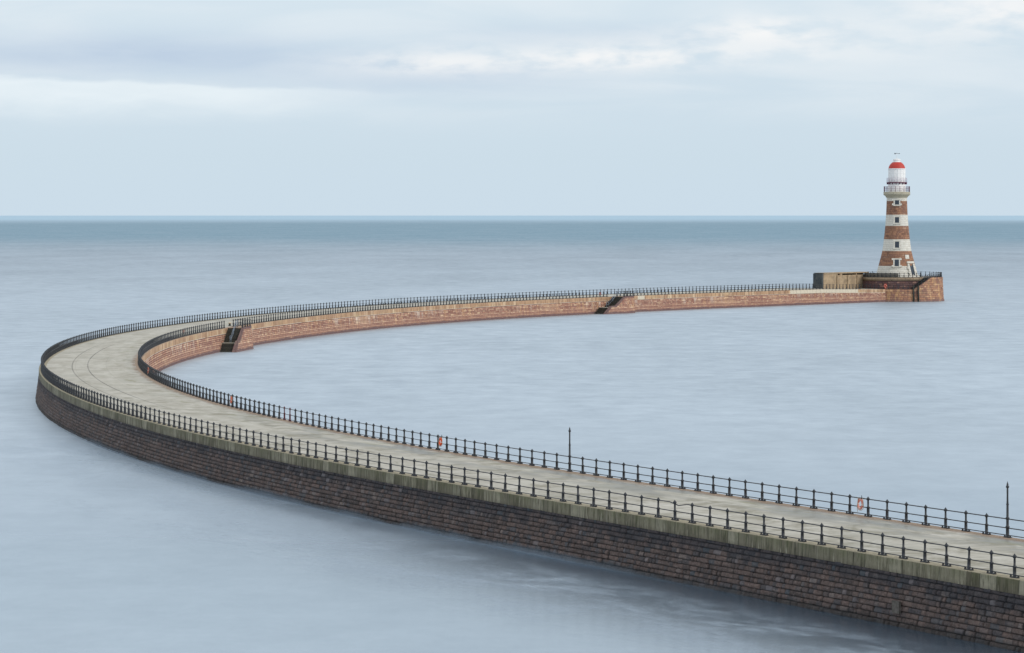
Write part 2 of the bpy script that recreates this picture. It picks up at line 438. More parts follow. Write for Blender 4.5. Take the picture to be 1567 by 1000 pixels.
M['rope'] = simple('grab_rope', srgb(206, 188, 160), .9, .15, 20.0)
M['slab'] = simple('pale_grey_slab', srgb(124, 120, 112), .85, .16, 5.0)
M['plaque'] = simple('dull_grey_brown_stone', srgb(104, 98, 92), .9, .2, 8.0)
M['concrete'] = None
M['dark_end'] = simple('shaded_end_concrete', srgb(66, 72, 76), .85, .2, 1.2, 0, .2, srgb(92, 94, 92))  # shade of the shelter's end face put into a darker concrete colour
M['glass'] = simple('dark_window_glass', srgb(52, 66, 80), .15, .2, 2.0, 0, .5)
M['void'] = simple('dark_recess', srgb(40, 36, 34), .9, .2, 3.0)
M['white'] = simple('white_paint', srgb(238, 236, 234), .5, .04, 1.5)
M['red'] = simple('red_paint', srgb(192, 68, 58), .5, .05, 1.5)
M['maroon'] = simple('maroon_painted_iron', srgb(104, 52, 76), .5, .1, 4.0)
M['greywhite'] = simple('pale_painted_iron', srgb(196, 180, 196), .5, .1, 4.0)
M['granite'] = None

def tower_stone(name, stops, mortar, stain):
    def pt(nt, u, v, c, rnd, big):
        st = nt.noise(nt.comb(nt.m('MULTIPLY', u, 1.2), nt.m('MULTIPLY', v, .2)), 1.0, 5, .7)
        return nt.mix(nt.m('MULTIPLY', nt.sstep(st, .54, .72), .35), c, stain)
    return masonry(name, .44, 1.1, stops, mortar, .03, .85, .04, (pt,), face=3.0)
M['tower_white'] = tower_stone('pale_granite_courses', [(0, srgb(204, 199, 186)), (.5, srgb(226, 221, 210)), (1, srgb(214, 211, 202))], srgb(196, 190, 178), srgb(192, 186, 170))
M['tower_red'] = tower_stone('red_granite_courses', [(0, srgb(116, 86, 72)), (.3, srgb(152, 114, 92)), (.55, srgb(172, 128, 100)), (.8, srgb(130, 98, 86)), (1, srgb(204, 168, 138))], srgb(118, 84, 70), srgb(120, 92, 82))
M['cornice'] = tower_stone('weathered_cornice_stone', [(0, srgb(176, 168, 146)), (.5, srgb(190, 182, 160)), (1, srgb(166, 160, 140))], srgb(150, 144, 126), srgb(140, 132, 108))

M['coping_brown'] = tower_stone('weathered_brown_coping', [(0, srgb(136, 116, 98)), (.5, srgb(164, 146, 122)), (1, srgb(150, 128, 108))], srgb(104, 92, 80), srgb(98, 84, 74))
def head_patch(nt, u, v, c, rnd, big):
    st = nt.noise(nt.comb(nt.m('MULTIPLY', u, .8), nt.m('MULTIPLY', v, .15)), 1.0, 5, .75)
    c = nt.mix(nt.m('MULTIPLY', nt.sstep(st, .5, .64), .65), c, srgb(210, 168, 120))
    st2 = nt.noise(nt.comb(nt.m('MULTIPLY', u, .7), nt.m('MULTIPLY', v, .3), 5.0), 1.0, 5, .7)
    c = nt.mix(nt.m('MULTIPLY', nt.sstep(st2, .54, .66), .6), c, srgb(88, 76, 76))
    g = nt.noise(nt.comb(nt.m('MULTIPLY', u, .5), nt.m('MULTIPLY', v, .4), 2.0), 1.0, 5, .7)
    c = nt.mix(nt.m('MULTIPLY', nt.sstep(g, .66, .72), .7), c, srgb(214, 206, 190))
    wl = nt.sstep(nt.m('ADD', v, nt.m('MULTIPLY', big, -.5)), .35, 0.0)
    return nt.mix(nt.m('MULTIPLY', wl, .6), c, srgb(110, 90, 92))
M['head'] = masonry('pier_head_sandstone', .45, .9,
    [(0, srgb(124, 92, 80)), (.3, srgb(180, 134, 106)), (.6, srgb(146, 110, 98)), (.85, srgb(208, 166, 130)), (1, srgb(116, 94, 90))],
    srgb(116, 86, 76), .03, .9, .06, (head_patch,), face=4.0)
M['headdark'] = masonry('dark_red_masonry', .45, .9,
    [(0, srgb(88, 68, 70)), (.35, srgb(122, 92, 86)), (.7, srgb(100, 80, 86)), (1, srgb(172, 134, 116))],
    srgb(58, 48, 50), .03, .9, .05, (), face=4.0)

def conc_mat():
    m, nt, out = material('stained_concrete_wall')
    tc = nt.node('ShaderNodeTexCoord').outputs['Object']
    x, y, z = nt.sep(tc)
    n = nt.noise(tc, .7, 6, .65)
    c = nt.mix(nt.sstep(n, .35, .65), srgb(184, 162, 134), srgb(152, 134, 112))
    st = nt.noise(nt.comb(nt.m('MULTIPLY', x, .9), nt.m('MULTIPLY', z, .15)), 1.0, 5, .7)
    c = nt.mix(nt.m('MULTIPLY', nt.sstep(st, .5, .7), .45), c, srgb(112, 98, 80))
    rs = nt.noise(nt.comb(nt.m('MULTIPLY', x, .5), nt.m('MULTIPLY', z, 1.6), 3.0), 1.0, 5, .7)
    c = nt.mix(nt.m('MULTIPLY', nt.m('MULTIPLY', nt.sstep(rs, .56, .68), nt.sstep(z, 1.4, 2.3)), .65), c, srgb(158, 106, 70))
    principled(nt, out, c, .9, nt.bump(n, .4, .06), 0, .2)
    return m
M['concrete'] = conc_mat()

# --------------------------------------------------------------------------
# sea
# --------------------------------------------------------------------------
def sea_mat():
    m, nt, out = material('long_exposure_sea')
    geo = nt.node('ShaderNodeNewGeometry').outputs['Position']
    x, y, z = nt.sep(geo)
    # broad soft streaks, drawn out along the swell (roughly across the view)
    sw = nt.noise(nt.comb(nt.m('MULTIPLY', x, .022), nt.m('MULTIPLY', y, .0085)), 1.0, 5, .55, .3)
    rip = nt.noise(nt.comb(nt.m('MULTIPLY', x, .2), nt.m('MULTIPLY', y, .13)), 1.0, 8, .74)
    # very far water: darker and paler bands, coloured by distance
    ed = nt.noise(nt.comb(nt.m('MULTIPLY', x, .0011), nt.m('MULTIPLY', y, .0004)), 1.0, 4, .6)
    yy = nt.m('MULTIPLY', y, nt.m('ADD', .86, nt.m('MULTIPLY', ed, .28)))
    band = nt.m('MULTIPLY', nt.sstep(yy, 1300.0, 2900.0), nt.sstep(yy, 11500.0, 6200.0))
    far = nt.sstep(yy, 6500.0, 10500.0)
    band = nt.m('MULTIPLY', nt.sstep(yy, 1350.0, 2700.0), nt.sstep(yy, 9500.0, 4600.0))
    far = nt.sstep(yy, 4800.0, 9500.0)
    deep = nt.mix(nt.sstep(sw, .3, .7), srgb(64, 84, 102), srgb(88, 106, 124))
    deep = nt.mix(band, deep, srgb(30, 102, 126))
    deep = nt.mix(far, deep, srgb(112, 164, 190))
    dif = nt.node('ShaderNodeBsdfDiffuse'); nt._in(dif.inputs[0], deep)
    gl = nt.node('ShaderNodeBsdfGlossy')
    gl.inputs[0].default_value = (.825, .90, .96, 1)
    nt._in(gl.inputs['Roughness'], nt.m('ADD', nt.sstep(y, 160.0, 290.0, .16, .42), nt.m('MULTIPLY', sw, .1)))
    fac = nt.m('ADD', .69, nt.m('MULTIPLY', nt.m('SUBTRACT', sw, .5), .15))
    fac = nt.m('ADD', fac, nt.m('MULTIPLY', nt.m('SUBTRACT', rip, .5), nt.sstep(y, 170.0, 420.0, .22, .6)))
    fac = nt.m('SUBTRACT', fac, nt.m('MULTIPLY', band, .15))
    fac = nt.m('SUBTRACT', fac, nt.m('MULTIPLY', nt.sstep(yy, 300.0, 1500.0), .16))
    mx = nt.node('ShaderNodeMixShader'); nt._in(mx.inputs[0], fac)
    nt.L.new(dif.outputs[0], mx.inputs[1]); nt.L.new(gl.outputs[0], mx.inputs[2])
    nt.L.new(mx.outputs[0], out.inputs[0])
    return m
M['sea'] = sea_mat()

mb = MB()
RAD = 17000.0
rings = [0, 60, 150, 300, 500, 800, 1500, 3000, 6000, 10000, RAD]
seg = 128
for k in range(len(rings) - 1):
    for i in range(seg):
        a, b = 2 * math.pi * i / seg, 2 * math.pi * (i + 1) / seg
        q = [(rings[k] * math.cos(a), rings[k] * math.sin(a), 0), (rings[k + 1] * math.cos(a), rings[k + 1] * math.sin(a), 0),
             (rings[k + 1] * math.cos(b), rings[k + 1] * math.sin(b), 0), (rings[k] * math.cos(b), rings[k] * math.sin(b), 0)]
        if k == 0: q.pop(0)
        mb.face(q)
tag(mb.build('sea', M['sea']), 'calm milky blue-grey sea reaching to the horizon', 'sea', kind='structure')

# --------------------------------------------------------------------------
# the pier
# --------------------------------------------------------------------------
pier = tag(empty('stone_pier', P(100, 0, 0)),
           'long curving stone pier with pale concrete deck sweeping out to the lighthouse', 'pier')
PI_ = pier.location.copy()
def L_(p): return Vector(p) - PI_
S = list(np.arange(S_A, S_B + .01, 1.0))

def strip(mb, prof, sgn, s_list=S, mi=0):
    """prof: list of (t_abs, dz below deck or absolute z flag, uvv)"""
    for a, b in zip(s_list[:-1], s_list[1:]):
        for (t0, z0, v0, ab0), (t1, z1, v1, ab1) in zip(prof[:-1], prof[1:]):
            za0 = z0 if ab0 else zdeck(a) + z0; zb0 = z0 if ab0 else zdeck(b) + z0
            za1 = z1 if ab1 else zdeck(a) + z1; zb1 = z1 if ab1 else zdeck(b) + z1
            q = [L_(P(a, sgn * t0, za0)), L_(P(b, sgn * t0, zb0)), L_(P(b, sgn * t1, zb1)), L_(P(a, sgn * t1, za1))]
            uv = [(a, v0), (b, v0), (b, v1), (a, v1)]
            if sgn > 0: q.reverse(); uv.reverse()
            mb.face(q, uv, mi)

# deck
mb = MB()
ts = [-4.9, -2.5, 0, 2.5, 4.9]
for a, b in zip(S[:-1], S[1:]):
    for t0, t1 in zip(ts[:-1], ts[1:]):
        cz = lambda t: .05 * (1 - (t / 4.9) ** 2) - .006
        mb.face([L_(P(a, t0, zdeck(a) + cz(t0))), L_(P(a, t1, zdeck(a) + cz(t1))), L_(P(b, t1, zdeck(b) + cz(t1))), L_(P(b, t0, zdeck(b) + cz(t0)))][::-1],
                [(a, t0), (a, t1), (b, t1), (b, t0)][::-1], 0, True)
mb.build('deck', M['deck'], pier)
# copings: top face and front face, slightly proud of the wall
CH = .8
for nm, sg, mt in (('outer_coping', 1, M['cop_out']), ('inner_coping', -1, M['cop_in'])):
    mb = MB()
    strip(mb, [(4.88, -.1, .5, 0), (4.88, 0, .45, 0), (EDGE - .05, 0, .12, 0), (EDGE, -.045, -.045, 0), (EDGE + .015, -(CH if sg < 0 else .69), -CH, 0), (EDGE - .16, -(CH if sg < 0 else .69) - .002, -CH - .1, 0)], sg)
    mb.build(nm, mt, pier)
# harbour wall: stepped, battered courses
mb = MB()
prof = []
t = EDGE - .06
prof.append((t, 2.5, 2.5, 1))
for k in range(13):
    zb = 2.37 - .27 * k
    prof.append((t + .006, zb, zb, 1))
    t += .006 + .02
    prof.append((t, zb - .006, zb - .006, 1))
prof.append((t + .02, -1.2, -1.2, 1))
strip(mb, prof, -1)
mb.build('inner_wall', M['inner'], pier)

# open-sea wall: every course built of rock-faced blocks with broken faces
from mathutils import noise as mno
def rock_wall():
    cols = list(np.arange(S_A, 140, .075)) + list(np.arange(140, 300, .13)) + list(np.arange(300, S_B + .1, 2.0))
    cols = np.array(cols); n = len(cols)
    cxs = np.interp(cols, SS, _cx); cys = np.interp(cols, SS, _cy); cth = np.interp(cols, SS, _th)
    rng = np.random.RandomState(5)
    H = .27; NC = 14; ztop0 = 2.64
    fr = [0.0, .1, .28, .5, .72, .9, 1.0]
    V = []; U = []; C = []
    base = EDGE - .1
    for k in range(NC):
        # block boundaries along this course
        ed = [S_A - 1 - rng.rand()]
        while ed[-1] < S_B + 2: ed.append(ed[-1] + rng.choice([.3, .36, .42, .5, .6, .74]) * (0.9 + .25 * rng.rand()))
        ed = np.array(ed)
        idx = np.searchsorted(ed, cols) - 1
        r1 = rng.rand(len(ed) + 1); r2 = rng.rand(len(ed) + 1); r3 = rng.rand(len(ed) + 1)
        dl = np.minimum(cols - ed[idx], ed[np.minimum(idx + 1, len(ed) - 1)] - cols)
        wob = np.array([mno.noise((c * .55, k * 3.1, 0)) for c in cols]) * .022
        for f in fr:
            z = ztop0 - (k + f) * H + (wob if 0 < f < 1 else wob * .6)
            bed = min(f, 1 - f) * H
            edge = np.minimum(dl, bed + .0)
            joint = np.clip(1 - edge / .035, 0, 1)
            pil = np.sqrt(np.clip(edge / .11, 0, 1))
            zz = ztop0 - (k + f) * H
            ns = np.array([mno.noise((c * 4.2, zz * 6.5, 3.3 * k)) + .6 * mno.noise((c * 10.0, zz * 13.0, 7.7)) for c in cols])
            out = base + (k + f) * .036 + .03 * pil + .075 * r1[idx] * np.clip(pil * 1.4, 0, 1) - .05 * joint + .045 * ns * np.clip(pil + .2, 0, 1)
            # worn lower lip: blocks lean out a little at the foot
            out = out + .018 * f
            V.append(np.stack([cxs - np.sin(cth) * out, cys + np.cos(cth) * out, z if np.ndim(z) else np.full(n, z)], 1))
            U.append(np.stack([cols, np.full(n, zz)], 1))
            C.append(np.stack([r2[idx], r3[idx], joint, np.ones(n)], 1))
    rows = len(V)
    V = np.concatenate(V) - np.array(PI_)[None]; U = np.concatenate(U); C = np.concatenate(C)
    i = np.arange(n - 1)
    F = []
    for r in range(rows - 1):
        a0 = r * n + i; b0 = (r + 1) * n + i
        F.append(np.stack([a0, b0, b0 + 1, a0 + 1], 1))
    F = np.concatenate(F)
    me = bpy.data.meshes.new('outer_wall')
    me.vertices.add(len(V)); me.vertices.foreach_set('co', V.astype(np.float32).ravel())
    me.loops.add(len(F) * 4); me.loops.foreach_set('vertex_index', F.astype(np.int32).ravel())
    me.polygons.add(len(F)); me.polygons.foreach_set('loop_start', (np.arange(len(F)) * 4).astype(np.int32)); me.polygons.foreach_set('loop_total', np.full(len(F), 4, np.int32))
    me.update(calc_edges=True)
    ul = me.uv_layers.new(name='UVMap'); ul.data.foreach_set('uv', U[F.ravel()].astype(np.float32).ravel())
    ca = me.color_attributes.new('block', 'FLOAT_COLOR', 'POINT'); ca.data.foreach_set('color', C.astype(np.float32).ravel())
    me.materials.append(M['outer'])
    me.validate()
    o = bpy.data.objects.new('outer_wall', me); COL.objects.link(o); o.parent = pier
rock_wall()
# pale slab let into the outer wall
mb = MB()
Mx = Mframe(33.35, EDGE + .305, .95)
mb.box((0, 0, 0), (.62, .12, .6), Matrix.Translation(-PI_) @ Mx)
ob = mb.build('stone_slab', M['plaque'], pier); ob['label'] = 'pale square slab let into the dark outer wall'

# churned, foam-streaked water thrown back by the outer wall
def foam_mat():
    m, nt, out = material('soft_foam_streaks')
    u, d, _ = nt.uv()
    n1 = nt.noise(nt.comb(nt.m('MULTIPLY', u, .10), nt.m('MULTIPLY', d, .2)), 1.0, 5, .62, .9)
    n2 = nt.noise(nt.comb(nt.m('MULTIPLY', u, .5), nt.m('MULTIPLY', d, 1.1)), 1.0, 5, .65, .5)
    k = nt.m('ADD', nt.m('MULTIPLY', n1, .6), nt.m('MULTIPLY', n2, .4))
    zone = nt.m('MULTIPLY', nt.sstep(d, 1.0, 6.0), nt.sstep(d, 19.0, 8.0))
    zone = nt.m('MULTIPLY', zone, nt.m('MULTIPLY', nt.sstep(u, 150.0, 95.0), 1.0))
    a = nt.m('MULTIPLY', nt.m('MULTIPLY', nt.sstep(k, .42, .68), zone), .42)
    # the milky average of surge along the stretch beyond the streaks
    mk = nt.m('MULTIPLY', nt.m('MULTIPLY', nt.sstep(u, 62.0, 100.0), nt.sstep(u, 200.0, 150.0)), nt.m('MULTIPLY', nt.sstep(d, 15.0, 2.0), nt.sstep(n1, .3, .65, .14, .42)))
    a = nt.m('MAXIMUM', a, mk)
    df = nt.node('ShaderNodeBsdfDiffuse'); df.inputs[0].default_value = srgb(188, 200, 211)
    tr = nt.node('ShaderNodeBsdfTransparent')
    mx = nt.node('ShaderNodeMixShader'); nt._in(mx.inputs[0], a)
    nt.L.new(tr.outputs[0], mx.inputs[1]); nt.L.new(df.outputs[0], mx.inputs[2]); nt.L.new(mx.outputs[0], out.inputs[0])
    return m
def wash_mat():
    m, nt, out = material('wave_wash')
    u, v, _ = nt.uv()
    n1 = nt.noise(nt.comb(nt.m('MULTIPLY', u, .05), 2.0), 1.0, 4, .6)
    n2 = nt.noise(nt.comb(nt.m('MULTIPLY', u, .9), nt.m('MULTIPLY', v, .8)), 1.0, 5, .6)
    hgt = nt.m('ADD', .12, nt.m('MULTIPLY', nt.sstep(n1, .3, .7), .75))
    f = nt.sstep(nt.m('DIVIDE', v, nt.m('MULTIPLY', hgt, nt.m('ADD', .6, nt.m('MULTIPLY', n2, .8)))), 1.0, -.1)
    a = nt.m('MULTIPLY', f, nt.m('MULTIPLY', nt.m('MULTIPLY', nt.sstep(u, 42.0, 75.0), nt.sstep(u, 205.0, 150.0)), nt.sstep(n1, .3, .6, .25, .7)))
    df = nt.node('ShaderNodeBsdfDiffuse'); df.inputs[0].default_value = srgb(132, 144, 156)
    tr = nt.node('ShaderNodeBsdfTransparent')
    mx = nt.node('ShaderNodeMixShader'); nt._in(mx.inputs[0], a)
    nt.L.new(tr.outputs[0], mx.inputs[1]); nt.L.new(df.outputs[0], mx.inputs[2]); nt.L.new(mx.outputs[0], out.inputs[0])
    return m
mb = MB()
for a, b in zip(np.arange(S_A, 204, 4.0), np.arange(S_A + 4, 208, 4.0)):
    q = [P(a, EDGE + .4, .006), P(b, EDGE + .4, .006), P(b, EDGE + 20, .006), P(a, EDGE + 20, .006)]
    mb.face(q[::-1], [(a, 0), (b, 0), (b, 20), (a, 20)][::-1])
tag(mb.build('foam', foam_mat()), 'soft pale foam streaks on the water beside the near outer wall', 'foam', kind='stuff')
mb = MB()
for a, b in zip(np.arange(40, 208, 2.0), np.arange(42, 210, 2.0)):
    rows = [(EDGE + .62, -.02), (EDGE + .58, .12), (EDGE + .55, .35), (EDGE + .51, .65), (EDGE + .47, .95)]
    for (t0, z0), (t1, z1) in zip(rows[:-1], rows[1:]):
        mb.face([P(a, t0, z0), P(a, t1, z1), P(b, t1, z1), P(b, t0, z0)], [(a, z0), (a, z1), (b, z1), (b, z0)], 0, True)
tag(mb.build('wave_wash', wash_mat()), 'thin milky wash of waves creeping up the foot of the outer wall', 'wave wash', kind='stuff')

# --------------------------------------------------------------------------
# railings
# --------------------------------------------------------------------------
PH = 1.13
def post_geo(mb, Mx, seg=8, feet=True, mi=0):
    prof = [(.10, 0), (.10, .05), (.072, .07), (.068, .47), (.088, .49), (.088, .54), (.047, .57), (.044, .90), (.07, .93), (.088, .975), (.08, 1.02), (.045, 1.06), (.02, 1.1), (0, 1.14)]
    if seg < 6: prof = [(.085, 0), (.068, .06), (.068, .5), (.046, .56), (.046, .9), (.086, .97), (.0, 1.14)]
    for k in range(len(prof) - 1):
        (r0, z0), (r1, z1) = prof[k], prof[k + 1]
        for i in range(seg):
            a, b = 2 * math.pi * (i + .5) / seg, 2 * math.pi * (i + 1.5) / seg
            q = [Vector((r0 * math.cos(a), r0 * math.sin(a), z0)), Vector((r0 * math.cos(b), r0 * math.sin(b), z0)),
                 Vector((r1 * math.cos(b), r1 * math.sin(b), z1)), Vector((r1 * math.cos(a), r1 * math.sin(a), z1))]
            if r1 < 1e-5: q.pop(2)
            mb.face([Mx @ p for p in q], None, mi, seg > 6)
    if feet:
        mb.box((0, 0, .02), (.46, .16, .04), Mx, mi)
        for sx in (-1, 1):
            mb.box((sx * .25, 0, .055), (.05, .06, .11), Mx, mi)
def make_mesh(name, fn, mats):
    mb = MB(); fn(mb)
    o = mb.build(name, mats)
    me = o.data
    bpy.data.objects.remove(o)
    return me
ME_POST = make_mesh('railing_post', lambda mb: post_geo(mb, Matrix.Diagonal((1.2, 1.2, 1, 1))), [M['iron']])
ME_POSTR = make_mesh('railing_post_red', lambda mb: post_geo(mb, Matrix.Identity(4)), [M['redpost']])
ME_POSTB = make_mesh('railing_post_plain', lambda mb: post_geo(mb, Matrix.Diagonal((1.45, 1.45, 1, 1)), 6, True), [M['iron']])

def rail_geo(mb, s_list, t, zf, r, seg=6, bend=None):
    prev = None
    for s in s_list:
        p = P(s, t, zdeck(s) + zf)
        if bend:
            s0, hw, d = bend
            p.z -= d * max(0.0, 1 - abs(s - s0) / hw)
        x, y, th = frame(s)
        nrm = Vector((-math.sin(th), math.cos(th), 0))
        ring = [p + nrm * (r * math.cos(2 * math.pi * i / seg)) + Vector((0, 0, r * math.sin(2 * math.pi * i / seg))) for i in range(seg)]
        if prev:
            for i in range(seg):
                j = (i + 1) % seg
                mb.face([prev[i], ring[i], ring[j], prev[j]], None, 0, True)
        prev = ring

def spacing(sp, s):
    return float(np.interp(s, [q[0] for q in sp], [q[1] for q in sp]))

def railing(name, label, t, posts, s_from, s_to, skip=(), red=(), bend=None, step=.9, group='railings along the pier deck'):
    root = tag(empty(name, P(s_from, t, zdeck(s_from))), label, 'railing', group)
    inv = Matrix.Translation(-root.location)
    posts = [s for s in posts if all(abs(s - k) > .3 for k in skip)]
    vis = sorted(posts)
    first = vis[:100]; rest = vis[100:]
    for s in first:
        isred = any(abs(s - k) < .6 for k in red)
        o = bpy.data.objects.new('post', ME_POSTR if isred else (ME_POST if s < 150 else ME_POSTB))
        COL.objects.link(o); o.parent = root
        x, y, th = frame(s)
        p = P(s, t, zdeck(s)) - root.location
        o.location = p; o.rotation_euler = (random.gauss(0, .009), random.gauss(0, .009), th)
        if isred: o['label'] = 'rust-red post among the black ones'
    if rest:
        mb = MB()
        for s in rest: post_geo(mb, inv @ Mframe(s, t, zdeck(s)) @ Matrix.Diagonal((1.55, 1.55, 1, 1)), 5, True)
        o = mb.build('distant_posts', M['iron'], root); o['kind'] = 'stuff'
    n = max(2, int((s_to - s_from) / step))
    sl = list(np.linspace(s_from, s_to, n + 1))
    if bend:
        sl = sorted(set(sl + [bend[0] + k * bend[1] for k in (-1, -.5, 0, .5, 1)]))
    for nm, zf, r, bd in (('top_rail', .975, .031, bend), ('middle_rail', .5, .029, None), ('bottom_rail', .125, .026, None)):
        mb = MB(); rail_geo(mb, sl, t, zf, r if s_from < 100 else (r * .85 if s_from < 300 else r * .62), 6, bd)
        for k in range(len(mb.v)): mb.v[k] = tuple(Vector(mb.v[k]) - root.location)
        mb.build(nm, M['iron'], root)
    return root

def stations(a, b, sp, anchor=None):
    out = []
    s = a if anchor is None else anchor
    out.append(s)
    q = s
    while True:
        q += spacing(sp, q)
        if q > b: break
        out.append(q)
    q = s
    while True:
        q -= spacing(sp, q)
        if q < a: break
        out.append(q)
    return sorted(out)

# open-sea side
WIDE = [(0, 1.868)]
op = stations(-34, 106.9, WIDE, 106.52)
railing('iron_railing', 'black iron railing with widely spaced posts and dented top rail, near open-sea edge', HALF, op, -34, 106.52, bend=(55.7, .95, .13))
oq = stations(106.52, 655, [(106.5, 1.61), (120, 1.645), (160, 1.65), (320, 1.6), (420, 1.42), (470, 1.38), (520, 1.3), (655, 1.3)], 106.52)
railing('iron_railing', 'black iron railing round the open-sea edge of the bend and far arm', HALF, oq[1:], 106.52, 655)
# harbour side
ip = stations(-34, 103.8, [(0, 1.8719)], 88.56)
POLES = [39.9, 88.56]
POLES = [min(ip, key=lambda s: abs(s - k)) for k in POLES]
railing('iron_railing', 'black iron railing of the near harbour edge, carrying the two tall poles', -HALF, ip, -34, max(ip), skip=POLES)
S1 = max(ip)
iq = stations(S1, 362.2, [(100, 1.63), (120, 1.66), (160, 1.69), (250, 1.75), (362, 1.66)], S1)
railing('iron_railing', 'black iron railing round the inside of the bend, ending at the first flight of steps', -HALF, iq[1:], S1, iq[-1], red=(144.98, 146.62))
ir = stations(368.6, 552.8, [(368, 1.6), (430, 1.36), (470, 1.3), (553, 1.3)], 368.6)
railing('iron_railing', 'black iron railing on the harbour edge between the two flights of steps', -HALF, ir, 368.6, ir[-1])
is_ = stations(556.2, 649.5, [(556, 1.3), (650, 1.3)], 556.2)
railing('iron_railing', 'black iron railing on the harbour edge between the farther steps and the lighthouse', -HALF, is_, 556.2, is_[-1])

# tall poles standing in the rail line
def pole(s, label):
    root = tag(empty('tall_pole', P(s, -HALF, DECK), frame(s)[2]), label, 'pole', 'tall iron poles in the harbour railing')
    mb = MB()
    mb.lathe([(.115, 0), (.115, .06), (.09, .09), (.086, .5), (.11, .53), (.11, .58), (.075, .62), (.07, .93), (.105, .97), (.105, 1.03), (.066, 1.08), (.06, 1.72), (.05, 1.95), (.047, 2.58)], 10)
    mb.build('shaft', M['iron'], root)
    mb = MB(); mb.lathe([(.066, 1.70), (.078, 1.735), (.066, 1.77)], 10); mb.build('collar', M['iron'], root)
    mb = MB(); mb.lathe([(.047, 2.58), (.085, 2.62), (.085, 2.68), (.055, 2.72), (.05, 2.8), (.018, 2.88), (0, 2.96)], 10); mb.build('finial', M['iron'], root)
    mb = MB(); mb.box((0, 0, .02), (.5, .22, .04)); mb.box((-.25, 0, .055), (.05, .06, .11)); mb.box((.25, 0, .055), (.05, .06, .11)); mb.build('base_plate', M['iron'], root)
pole(POLES[1], 'tall black iron pole in the harbour railing, standing near the middle of the photo')
pole(POLES[0], 'tall black iron pole in the harbour railing, close to the right edge of the photo')

# --------------------------------------------------------------------------
# lifebuoys hung on the harbour railing
# --------------------------------------------------------------------------
def lifebuoy(s, t, z, label, mat, turn=0.0, Rm=.25, tilt=.08, hung=True):
    root = tag(empty('lifebuoy', P(s, t, z), frame(s)[2] + turn), label, 'lifebuoy', 'lifebuoys hung on the railings')
    mb = MB()
    n, k = 32, 10; r = .075
    for i in range(n):
        a, b = 2 * math.pi * i / n, 2 * math.pi * (i + 1) / n
        mi = 1 if (i % 8) in (0,) else 0
        for j in range(k):
            c, d = 2 * math.pi * j / k, 2 * math.pi * (j + 1) / k
            f = lambda A, B: Vector(((Rm + r * math.cos(B)) * math.cos(A), r * .8 * math.sin(B), (Rm + r * math.cos(B)) * math.sin(A)))
            mb.face([f(a, c), f(b, c), f(b, d), f(a, d)], None, mi, True)
    ring = mb.build('ring', [mat, M['buoywhite']], root)
    ring.location = (0, 0, .66); ring.rotation_euler = (tilt, 0, 0)
    mb = MB()
    pts = []
    for i in range(33):
        a = 2 * math.pi * i / 32
        q = Rm + .09 + .035 * abs(math.sin(2 * a))
        pts.append(Vector((q * math.cos(a), -.02 + .02 * math.sin(3 * a), q * math.sin(a))))
    for p, q in zip(pts[:-1], pts[1:]): mb.tube(p, q, .014, 5)
    # slack line looped over the rail
    lp = [Vector((.1, .04, .3)), Vector((.16, .1, .36)), Vector((.2, .05, .2)), Vector((.24, .06, -.1)), Vector((.2, .05, -.36)), Vector((.12, .06, -.44))]
    for p, q in zip(lp[:-1], lp[1:]): mb.tube(p, q, .018, 5)
    rp = mb.build('rope', M['rope'], root); rp.location = (0, 0, .66); rp.rotation_euler = (tilt, 0, 0)
    mb = MB()
    mb.box((0, -.1, .99), (.5, .05, .05)); mb.box((-.12, -.02, 1.0), (.04, .2, .04)); mb.box((.12, -.02, 1.0), (.04, .2, .04)); mb.tube((0, -.1, .99), (0, -.08, 1.14), .02, 6)
    mb.build('hanger', M['iron'], root)
tb = -HALF + .13
lifebuoy(53.6, tb, DECK, 'faded pink and white lifebuoy on the near harbour railing, closest to the right edge', M['orangefade'], -.1)
lifebuoy(109.3, tb, DECK, 'bright orange lifebuoy with tangled rope on the harbour railing, left of the middle tall pole', M['orange2'], -.1)
lifebuoy(165.2, tb, DECK, 'small pinkish lifebuoy on the harbour railing, where the near arm begins to curve', M['orange'], -.1)
lifebuoy(220.4, tb, DECK, 'pale orange lifebuoy on the inside of the tightest bend of the harbour railing', M['orange'], -.1)
lifebuoy(331.0, tb, DECK, 'dull red lifebuoy half hidden by posts just before the nearer steps', M['red'], -.1)
lifebuoy(550.0, tb, DECK, 'small red lifebuoy on the harbour railing just left of the farther steps', M['red'], -.1)

